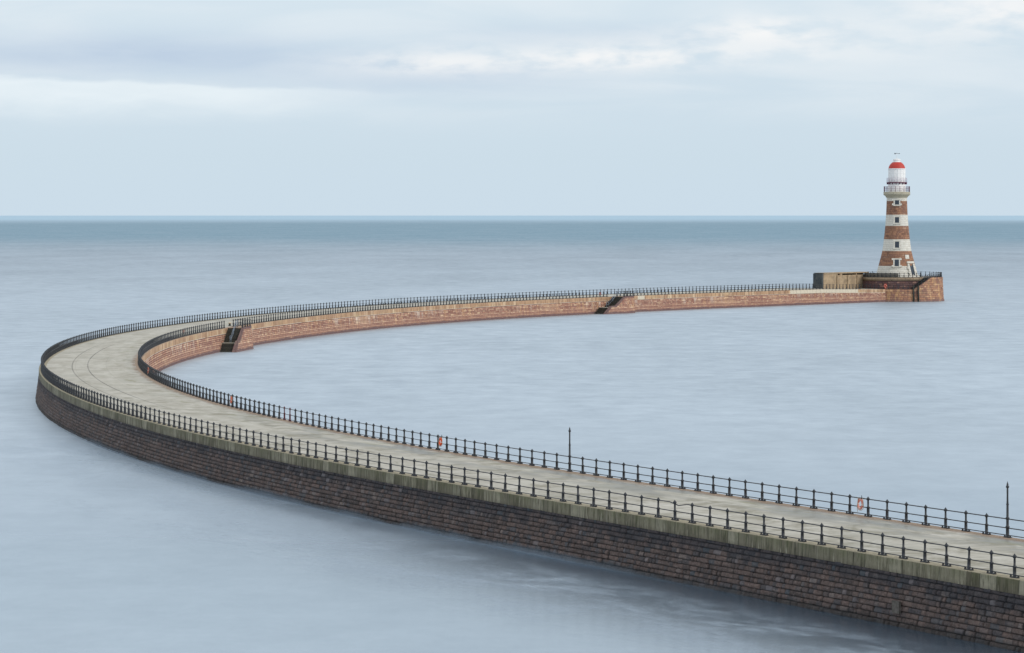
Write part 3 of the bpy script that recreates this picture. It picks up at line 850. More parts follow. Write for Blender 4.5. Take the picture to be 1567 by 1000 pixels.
# --------------------------------------------------------------------------
# steps down the harbour wall
# --------------------------------------------------------------------------
def harbour_steps(s_top, land, label, hlabel, W=2.1, half=1.15):
    """x runs from the top step down towards the shore, y out from the wall over the harbour"""
    x, y, th = frame(s_top)
    base = P(s_top, -EDGE, 0)
    rz = th + math.pi      # local +x = back along the pier; local +y = right of that = harbour side
    root = tag(empty('stone_steps', base, rz), label, 'steps', 'flights of steps down the harbour wall')
    # check: local y = rotate (0,1) by th+pi = (sin th, -cos th) = harbour side
    rise, tread = .185, .31
    # stepped profile
    prof = [(-land, DECK - .01), (0.0, DECK - .01)]
    xx, z = 0.0, DECK - .01
    n1 = 11
    for k in range(n1):
        z -= rise; prof.append((xx, z)); xx += tread; prof.append((xx, z))
    land_x0, land_z = xx, z
    xx += half; prof.append((xx, z)); land_x1 = xx
    for k in range(11):
        z -= rise; prof.append((xx, z)); xx += tread; prof.append((xx, z))
    def ext(mb, pr, y0, y1, skip=None):
        for i in range(len(pr) - 1):
            if skip and skip(i): continue
            (x0, z0), (x1, z1) = pr[i], pr[i + 1]
            mb.face([(x0, y0, z0), (x1, y0, z1), (x1, y1, z1), (x0, y1, z0)], [(0, 0), (1, 0), (1, 1), (0, 1)])
    mb = MB(); ext(mb, prof[1:], -.35, W); mb.build('flight', M['weed'], root)
    # landing slabs: top platform and half landing
    mb = MB()
    mb.box((-land / 2, W / 2 - .0, DECK + .0), (land, W + .04, .1)); mb.build('top_landing', M['cop_in'], root)
    mb = MB(); mb.box(((land_x0 + land_x1) / 2, W / 2 - .15, land_z + .012), (half + .05, W + .34, .07)); mb.build('half_landing', M['pale'], root)
    # paler nosings along the step edges
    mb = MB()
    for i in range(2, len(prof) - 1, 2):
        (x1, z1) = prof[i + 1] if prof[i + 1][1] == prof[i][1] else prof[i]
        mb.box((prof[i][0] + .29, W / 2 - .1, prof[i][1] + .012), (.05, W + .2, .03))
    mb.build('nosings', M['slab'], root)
    # outer cheek wall under the flight, battered
    top = [(-land - .05, DECK), (0.15, DECK), (land_x0 + .1, land_z + .28), (land_x1 + .1, land_z + .24), (xx + .2, z + .1)]
    zb = -1.2
    mb = MB(); cap = MB()
    bat = lambda zz: (DECK - zz) * .11
    Y0_, Y1_ = W, W + .28
    rows = 10
    for (x0, z0), (x1, z1) in zip(top[:-1], top[1:]):
        nn = max(1, int(abs(x1 - x0) / .5))
        for q in range(nn):
            xa, xb = x0 + (x1 - x0) * q / nn, x0 + (x1 - x0) * (q + 1) / nn
            za, zc = z0 + (z1 - z0) * q / nn, z0 + (z1 - z0) * (q + 1) / nn
            for r in range(rows):
                f0, f1 = r / rows, (r + 1) / rows
                A0, A1 = zb + (za - zb) * f0, zb + (za - zb) * f1
                B0, B1 = zb + (zc - zb) * f0, zb + (zc - zb) * f1
                mb.face([(xb, Y1_ + bat(B0), B0), (xa, Y1_ + bat(A0), A0), (xa, Y1_ + bat(A1), A1), (xb, Y1_ + bat(B1), B1)], [(xb, B0), (xa, A0), (xa, A1), (xb, B1)])
            mb.face([(xa, Y0_, zb), (xb, Y0_, zb), (xb, Y0_, zc), (xa, Y0_, za)], [(xa, zb), (xb, zb), (xb, zc), (xa, za)])
            # coping along the cheek
            ca = za + .1; cc = zc + .1
            q4 = [(xa, Y0_ - .03, ca), (xb, Y0_ - .03, cc), (xb, Y1_ + bat(zc) + .03, cc), (xa, Y1_ + bat(za) + .03, ca)]
            cap.face(q4, [(xa, -.1), (xb, -.1), (xb, -.5), (xa, -.5)])
            lo = [(a, b, c - .26) for (a, b, c) in q4]
            cap.face([q4[3], q4[2], lo[2], lo[3]], [(xa, -.1), (xb, -.1), (xb, -.36), (xa, -.36)])
            cap.face([q4[1], q4[0], lo[0], lo[1]], [(xb, -.1), (xa, -.1), (xa, -.36), (xb, -.36)])
    # far end wall of the block and near toe
    xe = -land - .05
    mb.face([(xe, -.35, zb), (xe, -.35, DECK), (xe, Y1_, DECK), (xe, Y1_ + bat(zb), zb)], [(0, zb), (0, DECK), (2.6, DECK), (3, zb)])
    xt = xx + .2
    mb.face([(xt, Y0_, zb), (xt, Y1_ + bat(zb), zb), (xt, Y1_ + bat(z), z + .1), (xt, Y0_, z + .1)], [(0, zb), (.5, zb), (.4, z), (0, z)])
    mb.build('cheek_wall', M['inner'], root)
    cap.build('cheek_coping', M['inner'], root)
    # grey pipe handrail down the flight
    hr = tag(empty('handrail', base, rz), hlabel, 'handrail', 'pipe handrails on the harbour steps')
    ya = 1.2
    fall = (DECK - land_z) / land_x0
    zt = lambda q: DECK - fall * max(0, min(q, land_x0))
    for hgt, nm in ((1.05, 'upper_pipe'), (.55, 'lower_pipe')):
        mb = MB()
        mb.tube((-1.2, ya, DECK + hgt), (0, ya, DECK + hgt), .04, 8)
        mb.tube((0, ya, DECK + hgt), (land_x0 - .1, ya, land_z + hgt), .04, 8)
        mb.tube((land_x0 - .1, ya, land_z + hgt), (land_x0 + .75, ya, land_z + hgt), .04, 8)
        mb.build(nm, M['steel'], hr)
    for q in (-1.2, 0.0, land_x0 * .5, land_x0 - .1, land_x0 + .75):
        mb = MB(); mb.tube((q, ya, zt(q) - .1), (q, ya, zt(q) + 1.06), .045, 8); mb.build('upright', M['steel'], hr)
    # iron rail round the top landing
    lr = tag(empty('iron_railing', base, rz), label_l[0], 'railing', 'short railings round the top landings')
    yl = W + .1
    xs = np.linspace(-land, -.1, 4)
    for q in xs:
        o = bpy.data.objects.new('post', ME_POSTB); COL.objects.link(o); o.parent = lr; o.location = (q, yl, DECK + .09)
    o = bpy.data.objects.new('post', ME_POSTB); COL.objects.link(o); o.parent = lr; o.location = (-land, W / 2, DECK + .05)
    for zf, nm in ((.975, 'top_rail'), (.5, 'middle_rail')):
        mb = MB(); mb.tube((-land, yl, DECK + .09 + zf), (-.1, yl, DECK + .09 + zf), .03, 6); mb.tube((-land, yl, DECK + .09 + zf), (-land, 0, DECK + .05 + zf), .03, 6)
        mb.build(nm, M['iron'], lr)
label_l = ['short black railing round the top landing of the nearer steps']
harbour_steps(363.2, 5.4, 'dark weedy stone steps going down the harbour wall at the inside of the bend',
              'grey pipe handrail down the nearer harbour steps')
label_l[0] = 'short black railing round the top landing of the farther steps'
harbour_steps(554.0, 3.2, 'dark stone steps going down the harbour wall halfway along the far arm',
              'grey pipe handrail down the farther harbour steps', 2.75, 1.9)

# mooring bollard beside the nearer steps
bo = tag(empty('mooring_bollard', P(371.4, -4.15, DECK)), 'small squat dark bollard on the deck by the nearer steps', 'bollard')
mb = MB(); mb.lathe([(.26, 0), (.26, .06), (.17, .1), (.15, .34), (.15, .36)], 14); mb.build('barrel', M['weed'], bo)
mb = MB(); mb.lathe([(.15, .36), (.25, .4), (.26, .46), (.2, .52), (0, .54)], 14); mb.build('cap', M['rope'], bo)

# --------------------------------------------------------------------------
# pier head
# --------------------------------------------------------------------------
CX, CY = 87.75, 745.0
ZW, ZP = 2.80, 5.40
RH = 10.35
head = tag(empty('pier_head', (CX, CY, 0)), 'broad round sandstone pier head carrying the striped lighthouse', 'pier head')
def hp(a, r, z): return (r * math.sin(a), -r * math.cos(a), z)
A0, A1, A2 = R(-140), R(15), R(41)
def ztop(a):
    a = (a + math.pi) % (2 * math.pi) - math.pi
    if A0 <= a <= A1: return ZW
    if A1 < a < A2: return ZW + (ZP - ZW) * (a - A1) / (A2 - A1)
    return ZP
mb = MB(); cop = MB()
N = 200
for i in range(N):
    a, b = -math.pi + 2 * math.pi * i / N, -math.pi + 2 * math.pi * (i + 1) / N
    za, zb = ztop(a + 1e-4), ztop(b - 1e-4)
    ch = .62
    zs = lambda zt: [-1.2, -.2, .25, .45, 1.0, 1.6, min(2.2, zt - ch)] + ([zt - ch] if zt - ch > 2.25 else [zt - ch + 1e-4])
    def rr(z): return RH + (ZP - z) * .055 + (.14 if z < .44 else 0)
    ZA, ZB = zs(za), zs(zb)
    for k in range(len(ZA) - 1):
        mb.face([hp(a, rr(ZA[k]), ZA[k]), hp(b, rr(ZB[k]), ZB[k]), hp(b, rr(ZB[k + 1]), ZB[k + 1]), hp(a, rr(ZA[k + 1]), ZA[k + 1])],
                [(RH * a, ZA[k]), (RH * b, ZB[k]), (RH * b, ZB[k + 1]), (RH * a, ZA[k + 1])])
    # coping
    ro = lambda z: rr(z) + .05
    cop.face([hp(a, ro(za - ch), za - ch), hp(b, ro(zb - ch), zb - ch), hp(b, ro(zb), zb), hp(a, ro(za), za)], [(RH * a, za - ch), (RH * b, zb - ch), (RH * b, zb), (RH * a, za)])
    cop.face([hp(a, ro(za), za), hp(b, ro(zb), zb), hp(b, RH - .6, zb), hp(a, RH - .6, za)], [(RH * a, 0), (RH * b, 0), (RH * b, .6), (RH * a, .6)])
    cop.face([hp(a, RH - .6, za), hp(b, RH - .6, zb), hp(b, RH - .6, zb - ch), hp(a, RH - .6, za - ch)])
    cop.face([hp(a, ro(za - ch), za - ch), hp(a, RH - .6, za - ch), hp(b, RH - .6, zb - ch), hp(b, ro(zb - ch), zb - ch)])
mb.build('sea_wall', M['head'], head)
cop.build('wall_coping', M['head'], head)
# lower walkway
mb = MB()
for i in range(64):
    a, b = 2 * math.pi * i / 64, 2 * math.pi * (i + 1) / 64
    mb.face([(0, 0, ZW - .03), hp(a, RH - .55, ZW - .03), hp(b, RH - .55, ZW - .03)])
mb.build('walkway', M['slab'], head)
# retaining wall of the platform
RP = 8.25
mb = MB(); mb.lathe([(RP + .12, ZW - .05), (RP, ZP - .75)], 72, a0=R(-150), a1=R(44)); mb.build('retaining_wall', M['headdark'], head)
mb = MB(); mb.lathe([(RP - .1, ZP - .76), (RP + .14, ZP - .75), (RP + .14, ZP), (RP - .5, ZP)], 72, a0=R(-150), a1=R(44)); mb.build('platform_coping', M['coping_brown'], head)
mb = MB()
for i in range(96):
    a, b = -math.pi + 2 * math.pi * i / 96, -math.pi + 2 * math.pi * (i + 1) / 96
    am = (a + b) / 2
    r = RP - .45 if A0 - .1 <= am <= A2 + .03 else RH - .5
    mb.face([(0, 0, ZP - .02), hp(a, r, ZP - .02), hp(b, r, ZP - .02)])
mb.build('platform', M['slab'], head)
# side walls where the platform steps out to full width
mb = MB()
for a in (A2 + .02, A0 - .05):
    mb.face([hp(a, RP - .2, ZW - .1), hp(a, RH - .3, ZW - .1), hp(a, RH - .3, ZP - .01), hp(a, RP - .2, ZP - .01)], [(0, ZW), (2.2, ZW), (2.2, ZP), (0, ZP)])
mb.build('return_wall', M['headdark'], head)
# curved stair between walkway and platform
mb = MB()
ns = 14
for k in range(ns):
    a, b = A1 + (A2 - A1) * k / ns, A1 + (A2 - A1) * (k + 1) / ns
    z0 = ZW + (ZP - ZW) * k / ns; z1 = ZW + (ZP - ZW) * (k + 1) / ns
    mb.face([hp(a, RP, z0), hp(a, RH - .5, z0), hp(a, RH - .5, z1), hp(a, RP, z1)])
    mb.face([hp(a, RP, z1), hp(a, RH - .5, z1), hp(b, RH - .5, z1), hp(b, RP, z1)])
mb.build('stair', M['weed'], head)

# railings on the head
def ring_railing(label, r, angs, zf, top_only=False, group='railings round the pier head'):
    root = tag(empty('iron_railing', (CX, CY, 0)), label, 'railing', group)
    for a in angs:
        o = bpy.data.objects.new('post', ME_POSTB); COL.objects.link(o); o.parent = root
        o.location = hp(a, r, zf(a)); o.rotation_euler = (0, 0, a)
    fine = []
    for p, q in zip(angs[:-1], angs[1:]):
        n = max(1, int((q - p) / .06)); fine += [p + (q - p) * k / n for k in range(n)]
    fine.append(angs[-1])
    for dz, nm in ((.975, 'top_rail'), (.5, 'middle_rail'), (.125, 'bottom_rail')):
        mb = MB()
        for p, q in zip(fine[:-1], fine[1:]): mb.tube(hp(p, r, zf(p) + dz), hp(q, r, zf(q) + dz), .034, 6)
        mb.build(nm, M['iron'], root)
ring_railing('black iron railing on the lower walkway below the lighthouse', RH - .2, [R(q) for q in np.linspace(-62, 14, 13)], lambda a: ZW)
ring_railing('black iron railing along the raised platform in front of the lighthouse', RP - .15, [R(q) for q in np.linspace(-112, 34, 21)], lambda a: ZP)
ring_railing('sloping black railing beside the curved stair of the pier head', RH - .22, [R(q) for q in np.linspace(16.5, 40.5, 6)], lambda a: ztop(a))
ring_railing('black iron railing round the seaward rim of the raised platform', RH - .25, [R(q) for q in np.linspace(44, 214, 24)], lambda a: ZP)

# low grey wall on the platform left of the lighthouse door side
mb = MB()
for (ra, rb) in ((RP - .75, RP - .45),):
    for i in range(14):
        a, b = R(-78) + R(74) * i / 14, R(-78) + R(74) * (i + 1) / 14
        mb.face([hp(a, rb, ZP - .01), hp(b, rb, ZP - .01), hp(b, rb, ZP + .95), hp(a, rb, ZP + .95)])
        mb.face([hp(b, ra, ZP - .01), hp(a, ra, ZP - .01), hp(a, ra, ZP + .95), hp(b, ra, ZP + .95)])
        mb.face([hp(a, rb, ZP + .95), hp(b, rb, ZP + .95), hp(b, ra, ZP + .95), hp(a, ra, ZP + .95)])
    for a in (R(-78), R(-4)):
        mb.face([hp(a, ra, ZP - .01), hp(a, rb, ZP - .01), hp(a, rb, ZP + .95), hp(a, ra, ZP + .95)])
o = mb.build('parapet_wall', M['slab']); o.location = (CX, CY, 0)
tag(o, 'low grey curved wall on the platform at the left foot of the lighthouse', 'wall')

# ladder down the wall of the head
la = tag(empty('ladder', (CX, CY, 0)), 'dark iron ladder between two timber fenders on the pier head wall', 'ladder')
for da, nm in ((-.055, 'fender'), (.055, 'fender')):
    mb = MB()
    a = A1 + .03 + da
    mb.tube(hp(a, RH + .62, -.8), hp(a, RH + .36, ZW + .75), .17, 8); mb.build(nm, M['weed'], la)
mb = MB()
for k in range(12):
    z = -.3 + k * .3
    mb.tube(hp(A1 - .02, RH + .52 - z * .03, z), hp(A1 + .08, RH + .52 - z * .03, z), .03, 6)
mb.build('rungs', M['iron'], la)
# lifebuoy housing on the walkway
lb = empty('lifebuoy', (CX + hp(R(-21), RH - .05, 0)[0], CY + hp(R(-21), RH - .05, 0)[1], ZW), R(-21))
tag(lb, 'pale orange lifebuoy on the lower walkway railing below the lighthouse', 'lifebuoy', 'lifebuoys hung on the railings')
mb = MB()
for i in range(24):
    a, b = 2 * math.pi * i / 24, 2 * math.pi * (i + 1) / 24
    for j in range(8):
        c, d = 2 * math.pi * j / 8, 2 * math.pi * (j + 1) / 8
        f = lambda A, B: Vector(((.3 + .09 * math.cos(B)) * math.cos(A), -.15 + .07 * math.sin(B), .75 + (.3 + .09 * math.cos(B)) * math.sin(A)))
        mb.face([f(a, c), f(b, c), f(b, d), f(a, d)], None, 1 if i % 6 == 0 else 0, True)
mb.build('ring', [M['orange'], M['buoywhite']], lb)
mb = MB(); mb.box((0, -.05, .6), (.12, .06, 1.2)); mb.box((0, -.05, 1.18), (.6, .1, .06)); mb.build('hanger', M['orange'], lb)

# --------------------------------------------------------------------------
# concrete shelter wall on the seaward half of the deck
# --------------------------------------------------------------------------
u0 = 645.2
bx, by, bth = frame(u0)
BL, BT, BH = 18.6, 2.35, 3.62
b0 = P(u0, 2.5, zdeck(650))
cw = tag(empty('concrete_shelter', b0, bth), 'long stained concrete shelter wall with dark slots, left of the lighthouse', 'shelter wall')
z0 = -.6
mb = MB()
mb.box((BL / 2 + .3, BT / 2, (BH - .6 + z0) / 2), (BL - .6, BT - .1, BH - .6 - z0))
mb.build('wall', M['concrete'], cw)
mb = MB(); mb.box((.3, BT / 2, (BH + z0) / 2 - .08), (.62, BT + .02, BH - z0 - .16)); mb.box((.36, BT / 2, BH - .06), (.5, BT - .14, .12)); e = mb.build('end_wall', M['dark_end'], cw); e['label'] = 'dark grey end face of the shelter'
mb = MB(); mb.box((BL / 2 + .45, BT / 2, BH - .12), (BL - .5, BT + .16, .24)); mb.build('roof_slab', M['concrete'], cw)
# slot band under the roof: solid for the first third, then short piers with gaps
mb = MB(); mb.box((3.5, BT / 2, BH - .43), (5.8, BT - .14, .38)); mb.build('slot_infill', M['concrete'], cw)
mb = MB(); mb.box((12.2, BT / 2 + .4, BH - .43), (11.8, BT - 1.0, .38)); mb.build('slot_recess', M['void'], cw)
for q in (7.6, 8.0, 13.9, 18.2):
    mb = MB(); mb.box((q, .3, BH - .43), (.35, .5, .375)); mb.build('slot_pier', M['concrete'], cw)
for q in (6.0, 10.2, 14.1):
    mb = MB(); mb.box((q, -.06, (BH - .7 + z0) / 2), (.32, .26, BH - .7 - z0)); mb.build('buttress', M['concrete'], cw)

# --------------------------------------------------------------------------
# lighthouse
# --------------------------------------------------------------------------
K = 745.0 / 5000.0
zpx = lambda yp: CAMZ - (yp - 324.3) * K
lh = tag(empty('lighthouse', (CX, CY, 0)), 'tall lighthouse banded in red and pale granite with a red-domed white lantern', 'lighthouse')
# (image row of the photo -> radius) measured profile
prof_px = [(425.5, 34.0), (419, 31.4), (412, 29.2), (407, 28.0), (400.5, 26.3), (393, 24.2), (384.3, 22.2), (376, 20.9), (366.5, 19.8), (356, 18.6), (346, 17.7), (337, 17.0), (329, 16.4), (318, 15.9), (308, 15.6), (302, 15.5)]
P_ = [(r * K, zpx(y)) for y, r in prof_px]
bands = [(zpx(407), 0), (zpx(384.3), 1), (zpx(366.5), 0), (zpx(346), 1), (zpx(329), 0), (zpx(308), 1), (99, 0)]
def bandmat(z):
    for zt, m in bands:
        if z < zt: return m
def rad(z):
    zs = [p[1] for p in P_]; rs = [p[0] for p in P_]
    return float(np.interp(z, zs, rs))
fine = []
zs_all = sorted(set([p[1] for p in P_] + [b[0] for b in bands[:-1]]))
for za, zb in zip(zs_all[:-1], zs_all[1:]):
    n = max(1, int((zb - za) / .5))
    fine += [za + (zb - za) * k / n for k in range(n)]
fine.append(zs_all[-1])
mb = MB(); mb.lathe([(rad(z), z) for z in fine], 64, matf=bandmat, uvr=4.0); mb.build('tower', [M['tower_white'], M['tower_red']], lh)
# plinth
mb = MB(); mb.lathe([(34.6 * K, ZP - .1), (34.6 * K, ZP + .25), (33.2 * K, ZP + .3)], 64); mb.build('plinth', M['tower_white'], lh)
# cornice and gallery deck
zc = zpx(302.9)
mb = MB(); mb.lathe([(15.4 * K, zc - .05), (16.6 * K, zc + .1), (17.2 * K, zc + .3), (19.2 * K, zc + .55), (20.3 * K, zc + .62), (20.4 * K, zc + 1.25), (19.9 * K, zc + 1.32), (0, zc + 1.33)], 64); mb.build('gallery_cornice', M['cornice'], lh)
zg = zc + 1.33
# gallery railing
gr = empty('gallery_railing'); gr.parent = lh
rg = 19.6 * K
for i in range(18):
    a = 2 * math.pi * (i + .35) / 18
    mb = MB(); mb.tube(hp(a, rg, zg), hp(a, rg, zg + 1.18), .055, 6); mb.tube(hp(a, rg, zg + 1.18), hp(a, rg, zg + 1.3), .07, 6, r2=.01); mb.build('post', M['maroon'], gr)
for dz, nm in ((1.12, 'top_rail'), (.76, 'middle_rail'), (.4, 'bottom_rail')):
    mb = MB()
    for i in range(48):
        a, b = 2 * math.pi * i / 48, 2 * math.pi * (i + 1) / 48
        mb.tube(hp(a, rg, zg + dz), hp(b, rg, zg + dz), .03, 5)
    mb.build(nm, M['maroon'], gr)
# lantern base drum
z1 = zpx(279.5)
mb = MB(); mb.lathe([(13.3 * K, zg - .02), (13.3 * K, z1), (13.0 * K, z1 + .02)], 48); mb.build('lantern_base', M['white'], lh)
# lantern balcony: floor grating on brackets, pale rail
mb = MB(); mb.lathe([(13.2 * K, z1 - .12), (15.6 * K, z1 - .1), (15.7 * K, z1 + .06), (13.2 * K, z1 + .07)], 48); mb.build('balcony_floor', M['maroon'], lh)
for i in range(16):
    mb = MB(); mb.box((0, -14.3 * K, z1 - .28), (.09, .34, .34), Matrix.Rotation(2 * math.pi * (i + .5) / 16, 4, 'Z'))
    mb.build('balcony_bracket', M['maroon'], lh)
br = empty('balcony_railing'); br.parent = lh
rb_ = 15.4 * K
for i in range(16):
    a = 2 * math.pi * (i + .5) / 16
    mb = MB(); mb.tube(hp(a, rb_, z1 + .06), hp(a, rb_, z1 + 1.0), .03, 5); mb.build('post', M['greywhite'], br)
for dz, nm in ((1.0, 'top_rail'), (.55, 'middle_rail')):
    mb = MB()
    for i in range(40):
        a, b = 2 * math.pi * i / 40, 2 * math.pi * (i + 1) / 40
        mb.tube(hp(a, rb_, z1 + dz), hp(b, rb_, z1 + dz), .022, 5)
    mb.build(nm, M['greywhite'], br)
# lantern room: faceted white panels and glazing bars
z2 = zpx(258.6)
mb = MB(); mb.lathe([(12.95 * K, z1 + .05), (12.95 * K, z2)], 16, smooth=False); mb.build('lantern_room', M['white'], lh)
mb = MB()
for i in range(16):
    a = 2 * math.pi * i / 16
    mb.tube(hp(a, 12.95 * K, z1 + .06), hp(a, 12.95 * K, z2), .035, 5)
for dz in (.33, .66):
    for i in range(16):
        a, b = 2 * math.pi * i / 16, 2 * math.pi * (i + 1) / 16
        mb.tube(hp(a, 12.97 * K, z1 + (z2 - z1) * dz), hp(b, 12.97 * K, z1 + (z2 - z1) * dz), .025, 5)
mb.build('glazing_bars', M['white'], lh)
mb = MB(); mb.lathe([(12.9 * K, z2 - .14), (13.5 * K, z2 - .1), (13.5 * K, z2 + .05), (12.8 * K, z2 + .06)], 48); mb.build('dome_gutter', M['white'], lh)
zd = zpx(248.8)
mb = MB(); mb.lathe([(12.8 * K, z2 + .05), (12.3 * K, z2 + .4), (11.3 * K, z2 + .75), (9.8 * K, z2 + 1.06), (8.0 * K, z2 + 1.32), (6.4 * K, zd + .04)], 48); mb.build('dome', M['red'], lh)
mb = MB(); mb.lathe([(6.2 * K, zd), (6.3 * K, zd + .08), (5.5 * K, zd + .12), (5.5 * K, zd + .5), (5.9 * K, zd + .54), (5.7 * K, zd + .64), (3.5 * K, zd + .8), (.8 * K, zd + .86), (.5 * K, zd + .95)], 32); mb.build('vent_cap', M['white'], lh)
vn = MB()
zv = zpx(235.4)
vn.tube((0, 0, zd + .9), (0, 0, zv), .05, 6)
v1 = vn.build('vane_pole', M['white'], lh)
vn = MB()
vn.tube((-.5, 0, zv), (.55, 0, zv), .035, 6); vn.box((-.42, 0, zv), (.26, .03, .28)); vn.face([(.45, -.015, zv - .12), (.75, -.015, zv), (.45, -.015, zv + .12)]); vn.tube((0, 0, zv - .05), (0, 0, zv + .18), .05, 6)
vn.build('weather_vane', M['iron'], v1)

def wall_frame(az, z):
    """local frame on the tower skin: x to the right, y outwards, z up the slope"""
    r = rad(z); dr = (rad(z + .4) - rad(z - .4)) / .8
    out = Vector((math.sin(az), -math.cos(az), 0)); up = Vector((0, 0, 1)) + out * dr; up.normalize()
    rt = Vector((math.cos(az), math.sin(az), 0)); o2 = rt.cross(up); 
    if o2.dot(out) < 0: o2 = -o2
    Mt = Matrix(((rt.x, o2.x, up.x, out.x * r), (rt.y, o2.y, up.y, out.y * r), (rt.z, o2.z, up.z, z), (0, 0, 0, 1)))
    return Mt
def window(az, yc, w, h, quoin):
    z = zpx(yc); Mt = wall_frame(az, z)
    o = empty('window'); o.parent = lh; o.matrix_local = Mt
    mb = MB()
    fw = .3
    d0, d1 = -.35, .09
    dm = (d0 + d1) / 2; dd = d1 - d0
    mb.box((0, dm, h / 2 + fw / 2), (w + 2 * fw, dd, fw)); mb.box((0, dm, -h / 2 - fw / 2), (w + 2 * fw + .1, dd + .1, fw))
    mb.box((-w / 2 - fw / 2, dm, 0), (fw, dd, h)); mb.box((w / 2 + fw / 2, dm, 0), (fw, dd, h))
    if quoin:
        for sx in (-1, 1):
            for zz in (h / 2 + .1, -h / 2 + .05):
                mb.box((sx * (w / 2 + fw + .17), dm - .01, zz), (.34, dd, .42))
    mb.build('surround', M['tower_white'], o)
    mb = MB(); mb.box((0, .012, 0), (w, .02, h)); mb.build('pane', M['glass'], o)
    mb = MB(); mb.box((0, .035, 0), (.06, .03, h)); mb.box((0, .035, h * .12), (w, .028, .06)); mb.build('glazing_bar', M['iron'], o)
    return o
window(R(-6), 310.2, .95, .98, True)
window(R(-6), 337.0, .95, 1.28, False)
window(R(-6), 374.6, .95, 1.42, False)
window(R(-7), 402.4, .98, 1.55, True)
# door with arched head on the right-hand side
z = zpx(413.3); az = R(44)
do = empty('doorway'); do.parent = lh; do.matrix_local = wall_frame(az, z)
mb = MB()
w, h = 1.25, 2.9
for sx in (-1, 1):
    mb.box((sx * (w / 2 + .28), -.1, -.1), (.56, .55, h + .2))
    mb.box((sx * (w / 2 + .65), -.12, .5), (.4, .5, .5)); mb.box((sx * (w / 2 + .65), -.12, -.6), (.4, .5, .5))
mb.box((0, -.1, h / 2 + .35), (w + 1.12, .55, .5))
mb.build('door_surround', M['tower_white'], do)
mb = MB()
pts = [(-w / 2, -h / 2)] + [(w / 2, -h / 2)] + [(w / 2 * math.cos(t), h / 2 - w / 2 + .1 + (w / 2) * math.sin(t)) for t in np.linspace(0, math.pi, 12)]
mb.face([(a, .03, b) for a, b in pts]); mb.build('door', M['glass'], do)
mb = MB(); mb.box((.35, .06, -.2), (.1, .06, .1)); mb.build('handle', M['iron'], do)
pl = MB(); Mt = wall_frame(R(33), zpx(393.2)); pl.box((0, -.02, 0), (1.05, .2, .95)); o = pl.build('plaque', M['tower_white'], lh); o.matrix_local = Mt; o['label'] = 'plain white stone plaque above the door'

# --------------------------------------------------------------------------
# camera, sky, sun
# --------------------------------------------------------------------------
cam = bpy.data.cameras.new('Camera'); co = bpy.data.objects.new('Camera', cam); COL.objects.link(co)
co.location = (0, 0, CAMZ); co.rotation_euler = (R(90), 0, 0)
cam.sensor_width = 36; cam.lens = 36 * 5000 / 1567
cam.shift_y = (324.3 - 500) / 1567
cam.clip_start = 1; cam.clip_end = 60000
SC.camera = co

SUN_EL, SUN_AZ = 32.0, 118.0        # azimuth clockwise from +Y (out to sea)
w = bpy.data.worlds.new('World'); SC.world = w; w.use_nodes = True
nt = NT(w.node_tree); nt.N.clear()
wo = nt.node('ShaderNodeOutputWorld')
bgS = nt.node('ShaderNodeBackground'); bgC = nt.node('ShaderNodeBackground')
sky = nt.node('ShaderNodeTexSky', sky_type='NISHITA')
sky.sun_disc = False; sky.sun_elevation = R(SUN_EL); sky.sun_rotation = R(SUN_AZ); sky.air_density = 1.0; sky.dust_density = 1.5
nt.L.new(sky.outputs[0], bgS.inputs[0]); bgS.inputs[1].default_value = .006
d = nt.node('ShaderNodeTexCoord').outputs['Generated']
dx, dy, dz = nt.sep(d)
el = nt.m('MULTIPLY', nt.m('ARCTAN2', dz, nt.m('SQRT', nt.m('ADD', nt.m('MULTIPLY', dx, dx), nt.m('MULTIPLY', dy, dy)))), 57.2958)
az = nt.m('MULTIPLY', nt.m('ARCTAN2', dx, dy), 57.2958)
base = nt.ramp(nt.lin(el, 0, 8), [(0, srgb(202, 219, 232)), (.12, srgb(202, 219, 231)), (.3, srgb(205, 221, 233)), (.5, srgb(212, 226, 236)), (1, srgb(214, 224, 232))])
# noise stretched along the horizon
n1 = nt.noise(nt.comb(nt.m('MULTIPLY', az, .22), nt.m('MULTIPLY', el, 1.25)), 1.0, 5, .52, .5)
n2 = nt.noise(nt.comb(nt.m('MULTIPLY', az, .55), nt.m('MULTIPLY', el, 2.4), 4.0), 1.0, 6, .55, .4)
n3 = nt.noise(nt.comb(nt.m('MULTIPLY', az, 1.1), nt.m('MULTIPLY', el, 3.2), 8.0), 1.0, 5, .52, .15)
def blob(a0, e0, sa, se):
    p = nt.m('DIVIDE', nt.m('SUBTRACT', az, a0), sa); q = nt.m('DIVIDE', nt.m('SUBTRACT', el, e0), se)
    return nt.m('POWER', 2.718, nt.m('MULTIPLY', -1.0, nt.m('ADD', nt.m('MULTIPLY', p, p), nt.m('MULTIPLY', q, q))))
cover = nt.sstep(el, 1.2, 2.2)
g = nt.m('MULTIPLY', nt.sstep(n1, .36, .7), cover)
c = nt.mix(nt.m('MULTIPLY', g, .6), base, srgb(227, 235, 241))
dk = nt.m('ADD', nt.m('ADD', blob(-6.5, 2.75, 3.6, .34), nt.m('MULTIPLY', blob(-1.5, 2.35, 3.0, .28), .55)), nt.m('MULTIPLY', blob(1.0, 3.1, 2.2, .22), .4))
c = nt.mix(nt.m('MULTIPLY', nt.m('MULTIPLY', dk, nt.m('ADD', .5, nt.m('MULTIPLY', n2, .9))), .95, clamp=True), c, srgb(184, 202, 223))
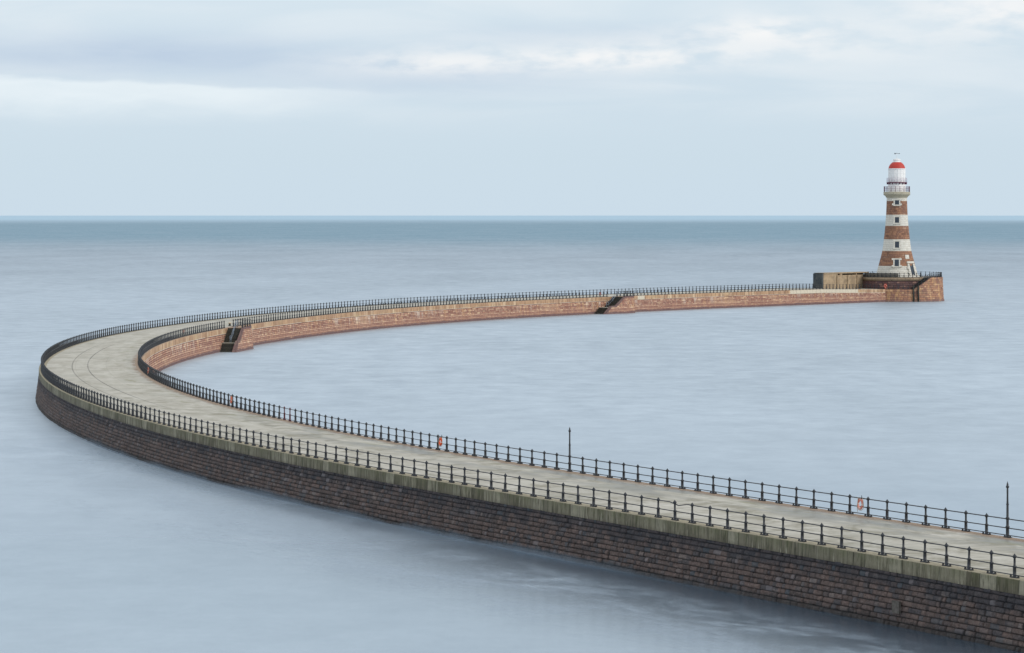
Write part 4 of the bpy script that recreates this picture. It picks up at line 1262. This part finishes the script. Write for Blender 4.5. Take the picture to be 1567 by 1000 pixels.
# bright cumulus tops: crisp upper edge, soft base
ragged = nt.m('MULTIPLY', nt.m('SUBTRACT', n2, .5), .32)
ee = nt.m('ADD', el, ragged)
topl = nt.m('ADD', 2.34, nt.m('MULTIPLY', nt.m('ADD', az, 9.0), -.035))
bl = nt.m('MULTIPLY', nt.m('MULTIPLY', nt.sstep(ee, nt.m('ADD', topl, .05), nt.m('SUBTRACT', topl, .06)), nt.sstep(ee, 1.45, 2.1)), nt.sstep(az, -1.0, -5.6))
c = nt.mix(nt.m('MULTIPLY', bl, nt.lin(n2, .3, .65, .6, 1.0)), c, srgb(229, 239, 245))
bl2 = nt.m('ADD', nt.m('MULTIPLY', blob(-1.4, 2.6, 1.6, .24), .8), nt.m('ADD', nt.m('MULTIPLY', blob(1.6, 2.65, 1.7, .2), .8), nt.m('ADD', nt.m('MULTIPLY', blob(4.5, 3.2, 1.2, .24), .9), nt.m('MULTIPLY', blob(3.6, 2.85, 3.2, .3), .6))))
bl2 = nt.m('ADD', bl2, nt.m('MULTIPLY', blob(8.6, 3.5, 2.0, .5), .9))
c = nt.mix(nt.m('MULTIPLY', nt.m('MULTIPLY', bl2, nt.sstep(n3, .28, .62)), .95, clamp=True), c, srgb(243, 244, 245))
# overcast body of the sky higher up
hi = nt.noise(nt.comb(nt.m('MULTIPLY', dx, 2.2), nt.m('MULTIPLY', dy, 2.2), nt.m('MULTIPLY', dz, 3.0)), 1.0, 5, .55)
c = nt.mix(nt.m('MULTIPLY', nt.sstep(el, 5, 14), nt.sstep(hi, .3, .7)), c, srgb(226, 232, 238))
c = nt.mix(nt.sstep(el, -.6, -4.0), c, srgb(120, 138, 156))
nt.L.new(c, bgC.inputs[0]); bgC.inputs[1].default_value = 1.0
mxs = nt.node('ShaderNodeAddShader')
nt.L.new(bgS.outputs[0], mxs.inputs[0]); nt.L.new(bgC.outputs[0], mxs.inputs[1])
nt.L.new(mxs.outputs[0], wo.inputs[0])

sl = bpy.data.lights.new('Sun', 'SUN'); sl.energy = 1.4; sl.angle = R(14); sl.color = (1.0, .94, .86)
so = bpy.data.objects.new('Sun', sl); COL.objects.link(so)
sd = Vector((math.sin(R(SUN_AZ)) * math.cos(R(SUN_EL)), math.cos(R(SUN_AZ)) * math.cos(R(SUN_EL)), math.sin(R(SUN_EL))))
so.rotation_euler = sd.to_track_quat('Z', 'Y').to_euler(); so.location = (0, 0, 60)

SC.view_settings.view_transform = 'Standard'; SC.view_settings.look = 'None'
SC.view_settings.exposure = 0.0; SC.view_settings.gamma = 1.0
